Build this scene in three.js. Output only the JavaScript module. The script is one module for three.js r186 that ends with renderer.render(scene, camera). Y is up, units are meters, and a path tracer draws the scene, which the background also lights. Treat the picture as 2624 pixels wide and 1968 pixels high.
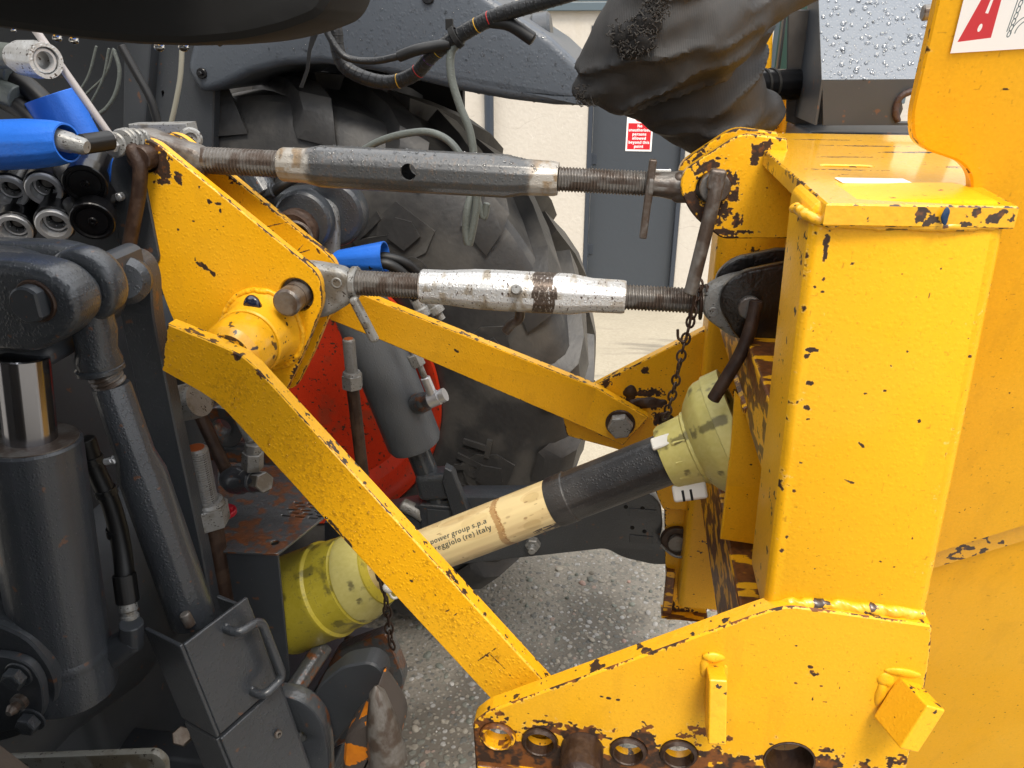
import * as THREE from 'three';
import { mergeGeometries, mergeVertices, toCreasedNormals } from 'three/addons/utils/BufferGeometryUtils.js';
import { RoundedBoxGeometry } from 'three/addons/geometries/RoundedBoxGeometry.js';
import { MarchingCubes } from 'three/addons/objects/MarchingCubes.js';
import { MeshSurfaceSampler } from 'three/addons/math/MeshSurfaceSampler.js';
import { FontLoader } from 'three/addons/loaders/FontLoader.js';
import { TextGeometry } from 'three/addons/geometries/TextGeometry.js';
import { Brush, Evaluator, SUBTRACTION } from 'three-bvh-csg';

// ---------------------------------------------------------------- camera, sky, sun, exposure
// x runs from the tractor back to the implement, z = 0 is the plane of the two adjustable links
const scene = new THREE.Scene();
const camera = new THREE.PerspectiveCamera(52.4, 4 / 3, 0.05, 120);
camera.position.set(0, 1.8, 1.4);
camera.rotation.order = 'YXZ';
camera.rotation.set(THREE.MathUtils.degToRad(-24), THREE.MathUtils.degToRad(8), 0);

const renderer = new THREE.WebGLRenderer({ antialias: true });
renderer.toneMapping = THREE.LinearToneMapping;
renderer.toneMappingExposure = 2.15;
renderer.shadowMap.enabled = true;

function rngOf(seed) { let s = seed >>> 0; return () => { s = (s + 0x6D2B79F5) >>> 0; let t = Math.imul(s ^ (s >>> 15), 1 | s); t = (t + Math.imul(t ^ (t >>> 7), 61 | t)) ^ t; return ((t ^ (t >>> 14)) >>> 0) / 4294967296; }; }
function hash2(x, y, s) { let h = Math.imul(x, 374761393) + Math.imul(y, 668265263) + Math.imul(s, 1274126177); h = Math.imul(h ^ (h >>> 13), 1274126177); return ((h ^ (h >>> 16)) >>> 0) / 4294967296; }
function vnoise(x, y, s, per = 0) {
  let xi = Math.floor(x), yi = Math.floor(y); const fx = x - xi, fy = y - yi;
  let x1 = xi + 1, y1 = yi + 1;
  if (per) { xi = ((xi % per) + per) % per; yi = ((yi % per) + per) % per; x1 = ((x1 % per) + per) % per; y1 = ((y1 % per) + per) % per; }
  const u = fx * fx * (3 - 2 * fx), v = fy * fy * (3 - 2 * fy);
  const a = hash2(xi, yi, s), b = hash2(x1, yi, s), c = hash2(xi, y1, s), d = hash2(x1, y1, s);
  return a + (b - a) * u + (c - a) * v + (a - b - c + d) * u * v;
}
function fbm(x, y, s, oct = 4, per = 0) { let a = 0.5, t = 0, n = 0; for (let i = 0; i < oct; i++) { t += a * vnoise(x, y, s + i * 17, per); n += a; a *= 0.5; x *= 2; y *= 2; per *= 2; } return t / n; }
const clamp = (v, a = 0, b = 1) => Math.min(b, Math.max(a, v));
const smooth = (a, b, v) => { const t = clamp((v - a) / (b - a)); return t * t * (3 - 2 * t); };
const mix3 = (a, b, t) => [a[0] + (b[0] - a[0]) * t, a[1] + (b[1] - a[1]) * t, a[2] + (b[2] - a[2]) * t];
const enc = (v) => { v = clamp(v); return Math.round(255 * (v <= 0.0031308 ? v * 12.92 : 1.055 * Math.pow(v, 1 / 2.4) - 0.055)); };

// overcast sky, brighter overhead, soft uneven cloud
{
  const w = 256, h = 128, d = new Float32Array(w * h * 4);
  for (let j = 0; j < h; j++) for (let i = 0; i < w; i++) {
    const el = (j + 0.5) / h * Math.PI - Math.PI / 2, az = i / w * Math.PI * 2;
    const up = Math.max(0, Math.sin(el));
    const cl = fbm(Math.cos(az) * 3 * Math.cos(el) + 7, Math.sin(az) * 3 * Math.cos(el) + 5 + up * 2, 5, 4) - 0.5;
    const l = el < 0 ? 0.10 : (0.40 + 0.95 * up) * (1 + 0.35 * cl);
    d.set([l * 0.985, l * 1.0, l * 1.03, 1], (j * w + i) * 4);
  }
  const sky = new THREE.DataTexture(d, w, h, THREE.RGBAFormat, THREE.FloatType);
  sky.mapping = THREE.EquirectangularReflectionMapping; sky.magFilter = THREE.LinearFilter; sky.minFilter = THREE.LinearFilter; sky.wrapS = THREE.RepeatWrapping; sky.needsUpdate = true;
  scene.background = sky; scene.environment = sky;
}
const sun = new THREE.DirectionalLight(0xfff4e4, 1.5);
sun.position.set(0.9, 5.4, 2.7); sun.target.position.set(-0.2, 0.8, 0);
sun.castShadow = true; sun.shadow.radius = 34; sun.shadow.mapSize.set(2048, 2048);
Object.assign(sun.shadow.camera, { left: -7, right: 7, top: 7, bottom: -7, near: 0.1, far: 20 });
scene.add(sun, sun.target);

// ---------------------------------------------------------------- textures
function tex(w, h, fn, { srgb = true, wrap = true } = {}) {
  const d = new Uint8Array(w * h * 4);
  for (let j = 0; j < h; j++) for (let i = 0; i < w; i++) {
    const c = fn((i + 0.5) / w, (j + 0.5) / h, i, j), k = (j * w + i) * 4;
    if (srgb) { d[k] = enc(c[0]); d[k + 1] = enc(c[1]); d[k + 2] = enc(c[2]); } else { const v = Array.isArray(c) ? c : [c, c, c]; d[k] = clamp(v[0]) * 255; d[k + 1] = clamp(v[1]) * 255; d[k + 2] = clamp(v[2]) * 255; }
    d[k + 3] = 255;
  }
  const t = new THREE.DataTexture(d, w, h, THREE.RGBAFormat);
  t.magFilter = THREE.LinearFilter; t.minFilter = THREE.LinearMipmapLinearFilter; t.generateMipmaps = true;
  if (srgb) t.colorSpace = THREE.SRGBColorSpace;
  if (wrap) t.wrapS = t.wrapT = THREE.RepeatWrapping;
  t.needsUpdate = true; return t;
}
function scaled(t, metres) { const c = t.clone(); c.repeat.set(1 / metres, 1 / metres); c.needsUpdate = true; return c; }   // uv are metres

const YEL = [0.80, 0.395, 0.009], BROWN = [0.042, 0.024, 0.016], RUST = [0.22, 0.075, 0.018], PRIMER = [0.20, 0.17, 0.18];
function chipColour(x, y, s) { const n = fbm(x * 130, y * 130, s + 91, 3); return mix3(BROWN, n > 0.62 ? RUST : PRIMER, smooth(0.55, 0.85, n) * 0.55); }
function yellowAt(x, y, s, dirt = 1) {
  const n = fbm(x * 9, y * 9, s, 4), f = vnoise(x * 420, y * 420, s + 3);
  let c = mix3(YEL, [0.74, 0.37, 0.008], smooth(0.35, 0.75, n) * 0.5);
  const fade = fbm(x * 4 + 3, y * 4, s + 21, 3); c = mix3(c, [0.80, 0.46, 0.045], smooth(0.52, 0.72, fade) * 0.2); const film = fbm(x * 30, y * 11, s + 25, 4); c = mix3(c, [0.50, 0.24, 0.012], smooth(0.60, 0.78, film) * 0.16 * dirt);
  const sp = vnoise(x * 260, y * 260, s + 9); if (sp > 0.945 - 0.02 * dirt) c = mix3(c, [0.16, 0.075, 0.012], (sp - 0.90) * 5 * dirt);
  const k = 0.96 + 0.08 * f; return [c[0] * k, c[1] * k, c[2] * k];
}
// colour and roughness maps of one painted plate: chips along its outline, scattered chips and the large bare patches of the photograph
function plateMaps(pts, o = {}) {
  const { seed = 1, edge = 0.006, edgeAmount = 0.5, density = 0.5, blobs = [], ppm = 1100, holes = [], scratches = [], rustBelow = null, stains = [] } = o;
  let x0 = 1e9, y0 = 1e9, x1 = -1e9, y1 = -1e9; for (const [x, y] of pts) { x0 = Math.min(x0, x); y0 = Math.min(y0, y); x1 = Math.max(x1, x); y1 = Math.max(y1, y); }
  const w = Math.min(1024, Math.ceil((x1 - x0) * ppm)), h = Math.min(1024, Math.ceil((y1 - y0) * ppm));
  const seg = pts.map((p, i) => { const q = pts[(i + 1) % pts.length]; const dx = q[0] - p[0], dy = q[1] - p[1]; return [p[0], p[1], dx, dy, 1 / (dx * dx + dy * dy + 1e-12)]; });
  const mask = new Float32Array(w * h);
  const map = tex(w, h, (u, v, i, j) => {
    const x = x0 + u * (x1 - x0), y = y0 + v * (y1 - y0);
    let d2 = 1; for (const s of seg) { const px = x - s[0], py = y - s[1]; let t = (px * s[2] + py * s[3]) * s[4]; t = t < 0 ? 0 : t > 1 ? 1 : t; const ex = px - t * s[2], ey = py - t * s[3]; const q = ex * ex + ey * ey; if (q < d2) d2 = q; }
    let d = Math.sqrt(d2); for (const hl of holes) d = Math.min(d, Math.abs(Math.hypot(x - hl[0], y - hl[1]) - hl[2]) * (hl[3] ?? 1));
    const coarse = 0.55 * fbm(x * 34, y * 34, seed, 3) + 0.45 * fbm(x * 95, y * 95, seed + 7, 3), fine = fbm(x * 210, y * 210, seed + 40, 3);
    let m = edgeAmount * Math.exp(-d / edge) * 1.1 + (coarse - 0.5) * 1.9 * Math.exp(-d / (edge * 2.2)) + (fine - 0.5) * 0.8;
    const sc = vnoise(x * 150, y * 150, seed + 71) + 0.10 * (fine - 0.5), gate = vnoise(x * 17, y * 17, seed + 72);
    { const th = 0.99 - density * 0.07 * smooth(0.45, 0.85, gate); if (sc > th) m = Math.max(m, 0.40 + (sc - th) * 9); }
    for (const b of blobs) {
      const dx = x - b[0], dy = y - b[1], c = Math.cos(b[4]), s = Math.sin(b[4]); const ex = (dx * c + dy * s) / b[2], ey = (-dx * s + dy * c) / b[3]; const q = ex * ex + ey * ey;
      if (q < 4) m = Math.max(m, 1.30 - Math.sqrt(q) + (coarse - 0.5) * 1.5 + (fine - 0.5) * 1.5);
    }
    for (const s of scratches) { const dx = s[2] - s[0], dy = s[3] - s[1]; const t = clamp(((x - s[0]) * dx + (y - s[1]) * dy) / (dx * dx + dy * dy)); const q = Math.hypot(x - s[0] - t * dx, y - s[1] - t * dy); if (q < 0.003) m = Math.max(m, 0.75 - q / 0.0022 + (fine - 0.5)); }
    if (rustBelow) { const r = (rustBelow - y) / 0.05 + (fbm(x * 26, y * 26, seed + 11, 4) - 0.5) * 3.0 + (fbm(x * 120, y * 120, seed + 13, 3) - 0.5) * 1.6; m = Math.max(m, Math.min(r, 1.2)); }
    mask[j * w + i] = m;
    let c = yellowAt(x, y, seed, 1);
    for (const b of stains) { const q = Math.hypot((x - b[0]) / b[2], (y - b[1]) / b[3]); if (q < 1.4) { const g = fbm(x * 260, y * 260, seed + 61, 3) - 0.56 + 0.16 * (0.9 - q); if (g > 0) c = mix3(c, [0.30, 0.13, 0.012], smooth(0.02, 0.2, g) * 0.3); } }
    if (m > 0.42) { let k = chipColour(x, y, seed); if (rustBelow) k = mix3(k, RUST, 0.75 * smooth(0.45, 0.7, fbm(x * 75, y * 75, seed + 5, 3))); c = mix3(c, k, smooth(0.42, 0.5, m)); }
    else if (m > 0.33) c = mix3(c, [0.85, 0.62, 0.25], smooth(0.33, 0.4, m) * 0.35);
    return c;
  }, { wrap: false });
  const rough = tex(w, h, (u, v, i, j) => { const m = mask[j * w + i]; const r = m > 0.45 ? 0.62 : 0.30 + 0.12 * vnoise(u * 90, v * 90, seed + 2); return [1, r, 0]; }, { srgb: false, wrap: false });
  return { map, rough, box: [x0, y0, x1 - x0, y1 - y0] };
}
// tiles
const dropTile = (() => {
  const n = 512, a = new Float32Array(n * n), r = rngOf(12);
  for (let k = 0; k < 620; k++) {
    const R = 3 + Math.pow(r(), 3) * 11, cx = r() * n, cy = r() * n, e = 0.8 + r() * 0.5;
    for (let j = -16; j <= 16; j++) for (let i = -16; i <= 16; i++) { const q = (i * i * e + j * j / e) / (R * R); if (q < 1) { const x = ((Math.round(cx) + i) % n + n) % n, y = ((Math.round(cy) + j) % n + n) % n; a[y * n + x] = Math.max(a[y * n + x], Math.sqrt(1 - q) * R / 14); } }
  }
  return tex(n, n, (u, v, i, j) => 0.12 + a[j * n + i] * 0.8 + 0.05 * vnoise(u * 90, v * 90, 4, 90), { srgb: false });
})();
const yellowTile = tex(512, 512, (u, v) => {
  const x = u * 0.35, y = v * 0.35, m = fbm(u * 22, v * 22, 31, 4, 22) + 0.22 * vnoise(u * 90, v * 90, 8, 90);
  let c = yellowAt(x, y, 77, 1); if (m > 0.90) c = mix3(c, chipColour(x, y, 5), smooth(0.90, 0.93, m)); return c;
});
const wornYellowTile = tex(512, 512, (u, v) => {
  const x = u * 0.3, y = v * 0.3, m = 0.55 * fbm(u * 30, v * 30, 131, 4, 30) + 0.45 * fbm(u * 9, v * 9, 133, 3, 9);
  let c = yellowAt(x, y, 7, 0.8); if (m > 0.625) c = mix3(c, chipColour(x, y, 25), smooth(0.625, 0.645, m)); return c;
});
const rustyYellowTile = tex(512, 512, (u, v) => {
  const x = u * 0.3, y = v * 0.3, m = fbm(u * 7, v * 22, 231, 5, 0);
  let c = yellowAt(x, y, 17, 2); c = mix3(c, mix3([0.05, 0.022, 0.012], RUST, fbm(u * 40, v * 40, 4, 3)), smooth(0.40, 0.5, m)); return c;
});
const greyTile = tex(512, 512, (u, v) => {
  const n = fbm(u * 6, v * 6, 3, 5, 6), s = fbm(u * 26, v * 26, 13, 4, 26); let c = mix3([0.028, 0.032, 0.038], [0.042, 0.047, 0.054], n);
  if (s > 0.80) c = mix3(c, [0.13, 0.055, 0.025], smooth(0.80, 0.84, s) * 0.7); if (vnoise(u * 200, v * 200, 6, 200) > 0.985) c = [0.16, 0.16, 0.16]; return c;
});
const rustGreyTile = tex(512, 512, (u, v) => {
  const n = fbm(u * 7, v * 7, 43, 5, 7), f = fbm(u * 30, v * 30, 44, 4, 30); let c = mix3([0.05, 0.055, 0.06], [0.075, 0.078, 0.08], f);
  return mix3(c, mix3([0.05, 0.030, 0.02], [0.19, 0.065, 0.022], f), smooth(0.53, 0.63, n * 0.65 + f * 0.4));
});
const steelTile = tex(512, 512, (u, v) => { const n = fbm(u * 8, v * 8, 53, 5, 8), f = fbm(u * 40, v * 40, 54, 3, 40); let c = mix3([0.13, 0.115, 0.10], [0.19, 0.18, 0.17], f); return mix3(c, [0.070, 0.047, 0.034], smooth(0.42, 0.68, n) * 0.85); });
const zincTile = tex(512, 512, (u, v) => { const n = fbm(u * 7, v * 7, 63, 5, 7), f = fbm(u * 50, v * 50, 64, 3, 50); let c = mix3([0.52, 0.52, 0.51], [0.66, 0.67, 0.68], f); c = mix3(c, [0.30, 0.25, 0.18], smooth(0.50, 0.75, n) * 0.8); if (f > 0.72) c = mix3(c, [0.07, 0.05, 0.04], smooth(0.72, 0.78, f)); return c; });
const rubberTile = tex(512, 512, (u, v) => { const n = fbm(u * 5, v * 5, 73, 5, 5), f = fbm(u * 40, v * 40, 74, 3, 40); return mix3([0.026, 0.026, 0.027], [0.080, 0.076, 0.070], smooth(0.35, 0.75, n) * 0.75 + f * 0.2); });
const rubberBump = tex(512, 512, (u, v) => 0.4 * fbm(u * 30, v * 30, 83, 4, 30) + 0.6 * fbm(u * 6, v * 6, 84, 3, 6), { srgb: false });
const fabricTile = tex(256, 256, (u, v) => { const w = 0.92 + 0.08 * Math.sin(u * Math.PI * 2 * 32) * Math.sin(v * Math.PI * 2 * 64), n = fbm(u * 6, v * 6, 93, 4, 6); const c = mix3([0.014, 0.014, 0.014], [0.030, 0.027, 0.025], n); return [c[0] * w, c[1] * w, c[2] * w]; });
const fabricBump = tex(256, 256, (u, v) => 0.5 + 0.28 * Math.sin(u * Math.PI * 2 * 22) + 0.22 * Math.sin(v * Math.PI * 2 * 44), { srgb: false });
const weldBump = tex(256, 256, (u, v) => fbm(u * 10, v * 10, 97, 4, 10), { srgb: false });

// ---------------------------------------------------------------- materials
const std = (o) => new THREE.MeshStandardMaterial(o), phy = (o) => new THREE.MeshPhysicalMaterial(o);
const DR = scaled(dropTile, 0.16), DRfine = scaled(dropTile, 0.09);
const M = {
  yellow: phy({ map: scaled(yellowTile, 0.35), roughness: 0.38, specularIntensity: 0.55, clearcoat: 0.06, clearcoatRoughness: 0.15, bumpMap: DRfine, bumpScale: 0.0003 }),
  worn: phy({ map: scaled(wornYellowTile, 0.3), roughness: 0.36, clearcoat: 0.4, clearcoatRoughness: 0.2, bumpMap: scaled(weldBump, 0.1), bumpScale: 0.0008 }),
  rustyYellow: std({ map: scaled(rustyYellowTile, 0.3), roughness: 0.38, bumpMap: scaled(weldBump, 0.1), bumpScale: 0.0012 }),
  grey: phy({ map: scaled(greyTile, 0.4), roughness: 0.36, clearcoat: 0.35, clearcoatRoughness: 0.2, bumpMap: DRfine, bumpScale: 0.0007 }),
  greySmooth: phy({ map: scaled(greyTile, 0.6), roughness: 0.4, clearcoat: 0.2, clearcoatRoughness: 0.2, bumpMap: DRfine, bumpScale: 0.0004 }),
  dark: std({ map: scaled(greyTile, 0.5), roughness: 0.5 }),
  black: std({ color: 0x040404, roughness: 0.8 }),
  blackGloss: phy({ color: 0x0e0e10, roughness: 0.28, bumpMap: scaled(rubberBump, 0.2), bumpScale: 0.0006 }),
  rustGrey: phy({ map: scaled(rustGreyTile, 0.3), roughness: 0.3, clearcoat: 0.5, clearcoatRoughness: 0.12, bumpMap: scaled(weldBump, 0.06), bumpScale: 0.0012 }),
  steel: std({ map: scaled(steelTile, 0.25), roughness: 0.42, metalness: 0.35, bumpMap: scaled(weldBump, 0.05), bumpScale: 0.0005 }),
  rustSteel: std({ map: scaled(steelTile, 0.2), color: 0x9a7a66, roughness: 0.52, metalness: 0.15, bumpMap: scaled(weldBump, 0.05), bumpScale: 0.0006 }),
  barrel: phy({ map: scaled(greyTile, 0.4), color: 0xffffff, roughness: 0.38, metalness: 0.2, clearcoat: 0.4, clearcoatRoughness: 0.15, bumpMap: scaled(dropTile, 0.13), bumpScale: 0.0022 }),
  zinc: std({ map: scaled(zincTile, 0.25), roughness: 0.36, metalness: 0.55, bumpMap: DRfine, bumpScale: 0.0006 }),
  cast: std({ map: scaled(zincTile, 0.2), color: 0xb4b4b2, roughness: 0.5, metalness: 0.4, bumpMap: scaled(weldBump, 0.04), bumpScale: 0.0005 }),
  bright: std({ color: 0xcfd0d2, roughness: 0.3, metalness: 0.55 }),
  chrome: std({ color: 0x96969a, roughness: 0.24, metalness: 1 }),
  rubber: std({ map: scaled(rubberTile, 0.5), roughness: 0.46, bumpMap: scaled(rubberBump, 0.3), bumpScale: 0.0016 }),
  hose: phy({ color: 0x17181a, roughness: 0.42, bumpMap: DRfine, bumpScale: 0.0006 }),
  blackHose: phy({ color: 0x0d0d0e, roughness: 0.5 }),
  greyHose: phy({ color: 0x5b605c, roughness: 0.45, bumpMap: DRfine, bumpScale: 0.0005 }),
  blue: phy({ color: 0x2468cc, roughness: 0.42, side: THREE.DoubleSide, bumpMap: scaled(rubberBump, 0.08), bumpScale: 0.0008 }),
  fabric: phy({ map: scaled(fabricTile, 0.1), roughness: 0.62, sheen: 0.15, sheenRoughness: 0.6, bumpMap: scaled(fabricBump, 0.06), bumpScale: 0.0004 }),
  red: phy({ map: scaled(tex(256, 256, (u, v) => { const n = fbm(u * 5, v * 5, 501, 5, 5), f = fbm(u * 40, v * 40, 502, 3, 40); let c = mix3([0.52, 0.035, 0.008], [0.46, 0.026, 0.007], f); c = mix3(c, [0.16, 0.06, 0.03], smooth(0.55, 0.75, n) * 0.5); if (f > 0.74) c = [0.05, 0.03, 0.02]; return c; }), 0.4), roughness: 0.38, bumpMap: DRfine, bumpScale: 0.0005 }),
  plastic: phy({ color: 0x4b5159, roughness: 0.38, bumpMap: DR, bumpScale: 0.0005 }),
  plasticYellow: std({ color: 0xb7ad2c, roughness: 0.45 }),
  white: std({ color: 0xd9d6cc, roughness: 0.5 }),
  cream: std({ roughness: 0.5 }),
  water: phy({ color: 0xffffff, roughness: 0.02, transmission: 1, thickness: 0.01, ior: 1.33 }),
};

// ---------------------------------------------------------------- geometry helpers
const V = (a) => new THREE.Vector3(a[0], a[1], a[2]);
function quatY(A, B) { return new THREE.Quaternion().setFromUnitVectors(new THREE.Vector3(0, 1, 0), V(B).sub(V(A)).normalize()); }
const along = (A, B, t) => [A[0] + (B[0] - A[0]) * t, A[1] + (B[1] - A[1]) * t, A[2] + (B[2] - A[2]) * t];
// a fraction measured along a rod that runs away from the eye, as a fraction of its true length
const trueFraction = (s, dA, dB) => s * dA / (dB * (1 - s) + s * dA);
const shift = (A, d) => [A[0] + d[0], A[1] + d[1], A[2] + d[2]];
function boxUV(g, off = 0) {   // uv in metres, each face along its main axis
  g = ni(g); const p = g.attributes.position, uv = new Float32Array(p.count * 2), a = new THREE.Vector3(), b = new THREE.Vector3(), c = new THREE.Vector3();
  for (let i = 0; i < p.count; i += 3) {
    a.fromBufferAttribute(p, i); b.fromBufferAttribute(p, i + 1).sub(a); c.fromBufferAttribute(p, i + 2).sub(a); b.cross(c);
    const x = Math.abs(b.x), y = Math.abs(b.y), z = Math.abs(b.z);
    for (let k = 0; k < 3; k++) { const X = p.getX(i + k), Y = p.getY(i + k), Z = p.getZ(i + k); const q = z >= x && z >= y ? [X, Y] : x >= y ? [Z, Y] : [X, Z]; uv[(i + k) * 2] = q[0] + off; uv[(i + k) * 2 + 1] = q[1] + off * 0.7; }
  }
  g.setAttribute('uv', new THREE.BufferAttribute(uv, 2)); return g;
}
const ni = (g) => (g.index ? g.toNonIndexed() : g);
const crease = (g, a = 0.6) => toCreasedNormals(g, a);
// turned part from A to B: profile of [metres or fraction along, radius]
function turned(A, B, prof, seg = 32, fraction = true) {
  const len = V(A).distanceTo(V(B)); const pts = prof.map(([t, r]) => new THREE.Vector2(Math.max(r, 1e-5), fraction ? t * len : t));
  const g = new THREE.LatheGeometry(pts, seg); const p = g.attributes.position, uv = g.attributes.uv; const rm = Math.max(...prof.map((q) => q[1]));
  for (let i = 0; i < p.count; i++) uv.setXY(i, uv.getX(i) * Math.PI * 2 * rm, p.getY(i));
  const c = crease(g, 0.55); { const q = c.attributes.position, w = c.attributes.uv; const a = new THREE.Vector3(), b = new THREE.Vector3(), e = new THREE.Vector3(); for (let i = 0; i < q.count; i += 3) { a.fromBufferAttribute(q, i); b.fromBufferAttribute(q, i + 1).sub(a); e.fromBufferAttribute(q, i + 2).sub(a); b.cross(e).normalize(); if (Math.abs(b.y) > 0.8) for (let k = 0; k < 3; k++) w.setXY(i + k, q.getX(i + k), q.getZ(i + k)); } }
  c.applyQuaternion(quatY(A, B)); c.translate(A[0], A[1], A[2]); return c;
}
const solid = (A, B, r, bev = 0.002, seg = 28) => { const l = V(A).distanceTo(V(B)); const b = Math.min(bev, l / 3, r / 2); return turned(A, B, [[0, 0], [0, r - b], [b, r], [l - b, r], [l, r - b], [l, 0]], seg, false); };
function pipe(A, B, r, ri, seg = 28) { const l = V(A).distanceTo(V(B)), b = Math.min(0.002, (r - ri) / 3); return turned(A, B, [[0, ri], [0, r - b], [b, r], [l - b, r], [l, r - b], [l, ri], [0, ri]], seg, false); }
function threaded(A, B, r, pitch = 0.006, depth = 0.0022, seg = 26) {
  const l = V(A).distanceTo(V(B)), n = Math.round(l / pitch), p = [[0, 0]]; for (let i = 0; i < n; i++) { const y = i * l / n, s = l / n; p.push([y + s * 0.08, r - depth], [y + s * 0.42, r], [y + s * 0.66, r], [y + s * 0.98, r - depth]); } p.push([l, 0]);
  return turned(A, B, p, seg, false);
}
function hex(A, B, r, rot = 0) { const l = V(A).distanceTo(V(B)); const s = new THREE.Shape(); for (let i = 0; i < 6; i++) { const a = i * Math.PI / 3 + rot; i ? s.lineTo(Math.cos(a) * r, Math.sin(a) * r) : s.moveTo(r * Math.cos(a), r * Math.sin(a)); } const g = new THREE.ExtrudeGeometry(s, { depth: l - 0.004, bevelEnabled: true, bevelSize: 0.002, bevelThickness: 0.002, bevelOffset: -0.002, bevelSegments: 1 }); g.translate(0, 0, 0.002); g.rotateX(-Math.PI / 2); g.applyQuaternion(quatY(A, B)); g.translate(...A); return boxUV(crease(g, 0.3)); }
function sweep(pts, r, { seg = 0, rad = 12, closed = false, tension = 0.5, flat = 1 } = {}) {
  const c = new THREE.CatmullRomCurve3(pts.map(V), closed, 'centripetal', tension); const n = seg || Math.max(12, pts.length * 8);
  const g = new THREE.TubeGeometry(c, n, r, rad, closed); const len = c.getLength(), uv = g.attributes.uv; for (let i = 0; i < uv.count; i++) uv.setXY(i, uv.getX(i) * len, uv.getY(i) * Math.PI * 2 * r);
  const list = [ni(g)];
  if (!closed) for (const [t, o] of [[0, -1], [1, 1]]) { const s = new THREE.SphereGeometry(r * 0.995, rad, 6); s.scale(1, 0.35, 1); const d = c.getTangent(t); s.applyQuaternion(new THREE.Quaternion().setFromUnitVectors(new THREE.Vector3(0, 1, 0), d)); const p = c.getPoint(t); s.translate(p.x, p.y, p.z); list.push(ni(s)); }
  return mergeGeometries(list);
}
// rod swept through hard bends (a bent pin handle): short radius corners
function bent(pts, r, rad = 14, fillet = 0.03) {
  const path = new THREE.CurvePath(), v = pts.map(V); let cur = v[0];
  for (let i = 1; i < v.length - 1; i++) { const a = v[i].clone().sub(v[i - 1]).normalize(), b = v[i + 1].clone().sub(v[i]).normalize(); const p = v[i].clone().addScaledVector(a, -fillet), q = v[i].clone().addScaledVector(b, fillet); path.add(new THREE.LineCurve3(cur, p)); path.add(new THREE.QuadraticBezierCurve3(p, v[i], q)); cur = q; }
  path.add(new THREE.LineCurve3(cur, v[v.length - 1]));
  const n = pts.length * 10; const ps = []; for (let i = 0; i <= n; i++) ps.push(path.getPointAt(i / n).toArray()); return sweep(ps, r, { rad, seg: n });
}
function fillet(pts, r) {   // rounded polygon: r one number or one for each corner
  const out = []; const n = pts.length;
  for (let i = 0; i < n; i++) {
    const p = pts[i], a = pts[(i + n - 1) % n], b = pts[(i + 1) % n]; const rr = Array.isArray(r) ? r[i] ?? 0 : r;
    const la = Math.hypot(a[0] - p[0], a[1] - p[1]), lb = Math.hypot(b[0] - p[0], b[1] - p[1]); const k = Math.min(rr, la * 0.48, lb * 0.48);
    if (k < 1e-4) { out.push(p); continue; }
    const P0 = [p[0] + (a[0] - p[0]) / la * k, p[1] + (a[1] - p[1]) / la * k], P1 = [p[0] + (b[0] - p[0]) / lb * k, p[1] + (b[1] - p[1]) / lb * k];
    for (let t = 0; t <= 6; t++) { const u = t / 6, w = 1 - u; out.push([w * w * P0[0] + 2 * w * u * p[0] + u * u * P1[0], w * w * P0[1] + 2 * w * u * p[1] + u * u * P1[1]]); }
  }
  return out;
}
const circle = (x, y, r, n = 24) => Array.from({ length: n }, (_, i) => [x + r * Math.cos(i / n * 2 * Math.PI), y + r * Math.sin(i / n * 2 * Math.PI)]);
// flat plate in the xy plane from z0 (back) to z1 (front); face and bevels take slot 0, edges slot 1
function plate(pts, z0, z1, { holes = [], bevel = 0.0025, seg = 1, box = null } = {}) {
  const s = new THREE.Shape(pts.map((p) => new THREE.Vector2(p[0], p[1]))); for (const h of holes) s.holes.push(new THREE.Path((h.length === 3 && !Array.isArray(h[0]) ? circle(...h) : h).map((p) => new THREE.Vector2(p[0], p[1]))));
  const b = Math.min(bevel, (z1 - z0) * 0.45);
  let g = new THREE.ExtrudeGeometry(s, { depth: z1 - z0 - 2 * b, bevelEnabled: b > 0, bevelSize: b, bevelThickness: b, bevelOffset: -b, bevelSegments: seg, curveSegments: 8 }); g.translate(0, 0, z0 + b);
  g = boxUV(crease(g, 0.5)); g.clearGroups();
  const p = g.attributes.position, nn = g.attributes.normal, uv = g.attributes.uv, face = [], side = [], a = new THREE.Vector3(), c = new THREE.Vector3(), d = new THREE.Vector3();
  for (let i = 0; i < p.count; i += 3) { a.fromBufferAttribute(p, i); c.fromBufferAttribute(p, i + 1).sub(a); d.fromBufferAttribute(p, i + 2).sub(a); c.cross(d).normalize(); (Math.abs(c.z) > 0.3 ? face : side).push(i, i + 1, i + 2); }
  if (box) for (const i of face) uv.setXY(i, (p.getX(i) - box[0]) / box[2], (p.getY(i) - box[1]) / box[3]);
  g.setIndex([...face, ...side]); g.addGroup(0, face.length, 0); g.addGroup(face.length, side.length, 1); return g;
}
function painted(pts, o) { const t = plateMaps(pts, o); const m = phy({ map: t.map, roughnessMap: t.rough, roughness: 1, specularIntensity: 0.42, clearcoat: 0.06, clearcoatRoughness: 0.2, bumpMap: (() => { const c = dropTile.clone(); c.repeat.set(t.box[2] / 0.11, t.box[3] / 0.11); c.needsUpdate = true; return c; })(), bumpScale: (o.drops ?? 0.0006) * 0.5 }); return { m, box: t.box }; }
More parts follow.
